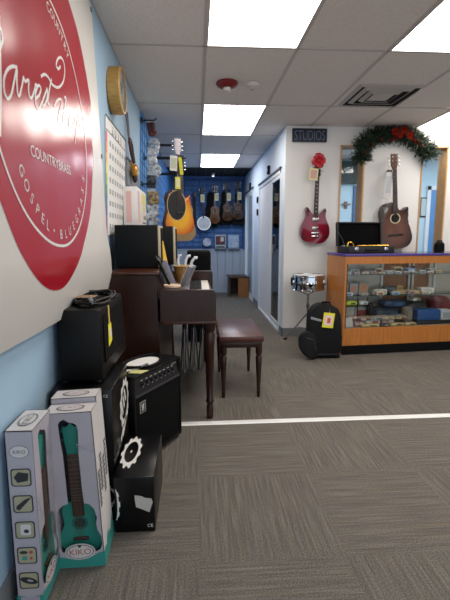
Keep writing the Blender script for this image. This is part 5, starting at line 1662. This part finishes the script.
# right side pile
G('instrument_pouch', 'pouch', 'dark navy pouch slumped across the middle of the counter deck', .60, .36, DK, .32, .22, .16, '20303f', 'bag', pr='2e4660', rz=.05)
G('instrument_pouch', 'pouch', 'dark blue pouch lying on top of the navy pouch', .68, .34, DK + .162, .26, .16, .075, '1d3554', 'bag', pr='34557d')
G('black_flask', 'flask', 'small black flask standing at the left of the navy pouch', .412, .29, DK, .05, .05, .22, '101114', 'bag')
G('instrument_pouch', 'pouch', 'grey beige pouch standing at the right of the navy pouch', .79, .20, DK, .12, .10, .185, '6e675c', 'bag', pr='8a8376', rz=-.1)
G('blue_box', 'box', 'bright blue box with a white end on the right of the deck', .99, .16, DK + .04, .26, .12, .11, '1f5596', pr=None)
G('white_box', 'box', 'white box at the right of the bright blue box', 1.20, .16, DK + .04, .14, .12, .10, 'cfd2d6', pr='a9adb2')
G('black_tray', 'tray', 'flat black tray under the bright blue box', 1.06, .165, DK, .42, .16, .038, '15161a')
G('instrument_case', 'case', 'dark case behind the bright blue box in the counter', .97, .38, DK, .26, .18, .22, '23242a', 'bag', pr='3b3d44')
G('red_pouch', 'pouch', 'dark red pouch at the right end of the counter pile', 1.245, .36, DK, .24, .20, .27, '5c1a1e', 'bag', pr='742a2c')
G('paper_packet', 'packet', 'crumpled white packet on top of the dark case in the counter', .93, .33, DK + .222, .12, .10, .035, 'c9c5bb', 'bag', pr='77746c', rz=.3)

# open instrument case on the counter
t = thing('instrument_case', 'open black instrument case standing on the glass counter', 'instrument case', cw_(.325, .24, 1.018), CA)
cb = mat('case_black', '101013', .55, bump=(200, .25))
ln_ = mat('case_lining', '0a0a0d', .9, spec=.1)
mb = MB()
mb.box(-.250, .250, -.13, .13, 0, .012, 0, .004).box(-.250, .250, -.13, -.118, 0, .068, 0, .004).box(-.250, .250, .118, .13, 0, .068, 0, .004).box(-.250, -.238, -.13, .13, 0, .068, 0, .004).box(.238, .250, -.13, .13, 0, .068, 0, .004)
mb.build('base', cb, t)
MB().box(-.238, .238, -.118, .118, .012, .055, 0, .006).build('lining', ln_, t)
RL = Matrix.Translation((0, .132, .068)) @ Matrix.Rotation(-.12, 4, 'X')
mb = MB()
mb.box(-.250, .250, .028, .036, 0, .255, 0, .012, M=RL).box(-.250, .250, -.012, .03, .24, .255, 0, .005, M=RL).box(-.250, -.237, -.012, .03, 0, .255, 0, .005, M=RL).box(.237, .250, -.012, .03, 0, .255, 0, .005, M=RL)
ld = mb.build('lid', cb, t)
MB().box(-.235, .235, .016, .028, .01, .24, 0, .01, M=RL).build('lid_lining', ln_, ld)
for x in (-.16, .16):
    MB().box(x - .02, x + .02, -.137, -.13, .03, .062, 0, .003).build('latch', chrome, t)
MB().tube([(-.06, -.132, .035), (-.06, -.16, .03), (.06, -.16, .03), (.06, -.132, .035)], .007, 0, 8).build('handle', matte, t)
for x in (-.18, .18):
    MB().tube([(x - .02, .133, .068), (x + .02, .133, .068)], .006, 0, 8).build('hinge', steel, t)
MB().tube([(-.250, -.05, .068), (-.250, .02, .15), (-.250, .135, .22)], .002, 0, 5).build('lid_stay', steel, t)
t = thing('brass_tube', 'gold brass instrument tube lying in the open black case', 'brass instrument', cw_(.325, .24, 1.0745), CA)
MB().tube([(-.11, -.06, .018), (.225, -.06, .018)], .0085, 0, 12).build('slide', brass, t)
MB().tube([(-.11, -.035, .018), (.225, -.035, .018)], .0085, 0, 12).tube([(.225, -.06, .018), (.236, -.047, .018), (.225, -.035, .018)], .0085, 0, 12).build('slide', brass, t)
MB().tube(spline([(-.225, -.06, .0), (-.22, -.06, .045), (-.19, -.06, .055), (-.165, -.06, .03), (-.16, -.06, .0)], 4, False), .009, 0, 10).build('bend', brass, t)
t = thing('black_canister', 'small black canister at the right end of the counter top', 'canister', cw_(1.215, .30, 1.018), CA)
MB().lathe([(0, 0), (.05, 0), (.055, .02), (.05, .09), (.03, .11), (0, .11)], n=20).build('body', matte, t)
MB().lathe([(0, .11), (.03, .11), (.026, .13), (0, .132)], n=16).build('cap', blackp, t)

# snare drum on its stand
dcen = Vector((1.222, 4.60, 0))
st_ = thing('snare_stand', 'chrome snare stand behind the black trolley case', 'drum stand', dcen)
MB().cyl((0, 0, .16), (0, 0, .56), .011, n=12).build('pole', chrome, st_)
MB().cyl((0, 0, .40), (0, 0, .455), .019, n=14).tube([(.015, 0, .43), (.045, 0, .43)], .006, 0, 8).build('collar', chrome, st_)
for k in range(3):
    a = k * 2 * PI / 3 + 2.45
    c_, s_ = math.cos(a), math.sin(a)
    l = MB().tube([(.012 * c_, .012 * s_, .33), (.26 * c_, .26 * s_, .018)], .008, 0, 8).tube([(.0, .0, .17), (.14 * c_, .14 * s_, .17)], .006, 0, 8).build('leg', chrome, st_)
    MB().tube([(.255 * c_, .255 * s_, .02), (.285 * c_, .285 * s_, .0)], [.014, .017], 0, 10).build('rubber_foot', matte, l)
    b = k * 2 * PI / 3 + .5
    c_, s_ = math.cos(b), math.sin(b)
    MB().tube([(0, 0, .55), (.10 * c_, .10 * s_, .585), (.185 * c_, .185 * s_, .600), (.200 * c_, .200 * s_, .615), (.200 * c_, .200 * s_, .640)], .007, 0, 8).build('basket_arm', chrome, st_)
sn = thing('snare_drum', 'shiny chrome snare drum beside the counter on the tripod stand', 'drum', dcen + Vector((0, 0, .6085)))
sh = mat('chrome_shell', 'c9ccd2', .06, 1.0)
MB().lathe([(.17, .012), (.176, .016), (.176, .07), (.180, .08), (.176, .09), (.176, .148), (.17, .152)], n=48).build('shell', sh, sn)
for z in (.0, .145):
    MB().lathe([(.170, z), (.186, z), (.187, z + .004), (.180, z + .008), (.180, z + .020), (.172, z + .020), (.170, z)], n=48).build('hoop', chrome, sn)
MB().lathe([(0, .158), (.172, .158)], n=40).build('batter_head', mat('drum_coating', 'cfcfcc', .6), sn)
MB().lathe([(0, .006), (.172, .006)], n=40).build('snare_head', mat('clear_head', 'bfc2c4', .3), sn)
for k in range(8):
    a = k * PI / 4 + .2
    c_, s_ = math.cos(a), math.sin(a)
    Mx = Rz(a)
    MB().box(.174, .192, -.010, .010, .055, .11, 0, .004, M=Mx).tube([(.186 * c_, .186 * s_, .012), (.186 * c_, .186 * s_, .158)], .004, 0, 8).build('lug', chrome, sn)
MB().box(.178, .20, -.02, .02, .05, .135, 0, .005, M=Rz(PI + .1)).build('strainer', matte, sn)

# black trolley case
t = thing('trolley_case', 'black soft trolley case with wheels, leaning against the end of the counter', 'case', (1.23, 4.05, 0))
nyl = mat('black_nylon', '0f1012', .7, bump=(180, .3), spec=.25)
o = [(1.085, .035), (1.385, .035), (1.39, .30), (1.375, .45), (1.35, .495), (1.29, .53), (1.18, .545), (1.135, .53), (1.092, .47), (1.075, .40), (1.075, .2)]
MB().prism(spline(o, 3), 3.965, 4.085, 0, bev=.02).build('body', nyl, t, world=True, angle=60)
o = [(.985, .11), (1.03, .045), (1.10, .012), (1.15, .02), (1.16, .12), (1.15, .22), (1.10, .27), (1.03, .275), (.982, .245), (.975, .17)]
MB().prism(spline(o, 4), 3.935, 3.99, 0, bev=.018).build('front_pocket', nyl, t, world=True, angle=60)
MB().tube([(1.045, 3.933, .22), (1.11, 3.933, .205), (1.135, 3.933, .09)], .006, 0, 6).build('zip', mat('zip_grey', '26282c', .4), t, world=True)
MB().hexa([(1.085, 3.958, .40), (1.19, 3.958, .372), (1.19, 3.966, .372), (1.085, 3.966, .40), (1.085, 3.958, .425), (1.19, 3.958, .395), (1.19, 3.966, .395), (1.085, 3.966, .425)], 0, .002).build('reflective_band', mat('grey_band', '8c9094', .4), t, world=True)
MB().tube([(1.20, 4.02, .535), (1.21, 4.02, .556), (1.28, 4.02, .552), (1.29, 4.02, .525)], .010, 0, 8).build('handle', matte, t, world=True)
for x in (1.13, 1.365):
    w0 = MB().tube([(x - .022, 4.0, .035), (x + .022, 4.0, .035)], .035, 0, 18)
    w0.build('wheel', mat('wheel_black', '17181a', .5), t, world=True)
MB().box(1.08, 1.385, 3.96, 4.09, .03, .055, 0, .006).build('base_plate', blackp, t, world=True)
price_tag((1.262, 3.945, .462), .108, .145, 'yellow edged price tag hanging on the black trolley case', (0, .12, 0), 'e8cfc6')
MB().box(-.012, .02, -.0022, -.0016, -.10, -.05).build('price_figure', mat('tag_red', 'c8503c', .6), bpy.context.scene.objects[[o.name for o in bpy.data.objects if o.name.startswith('price_tag')][-1]], smooth=False)
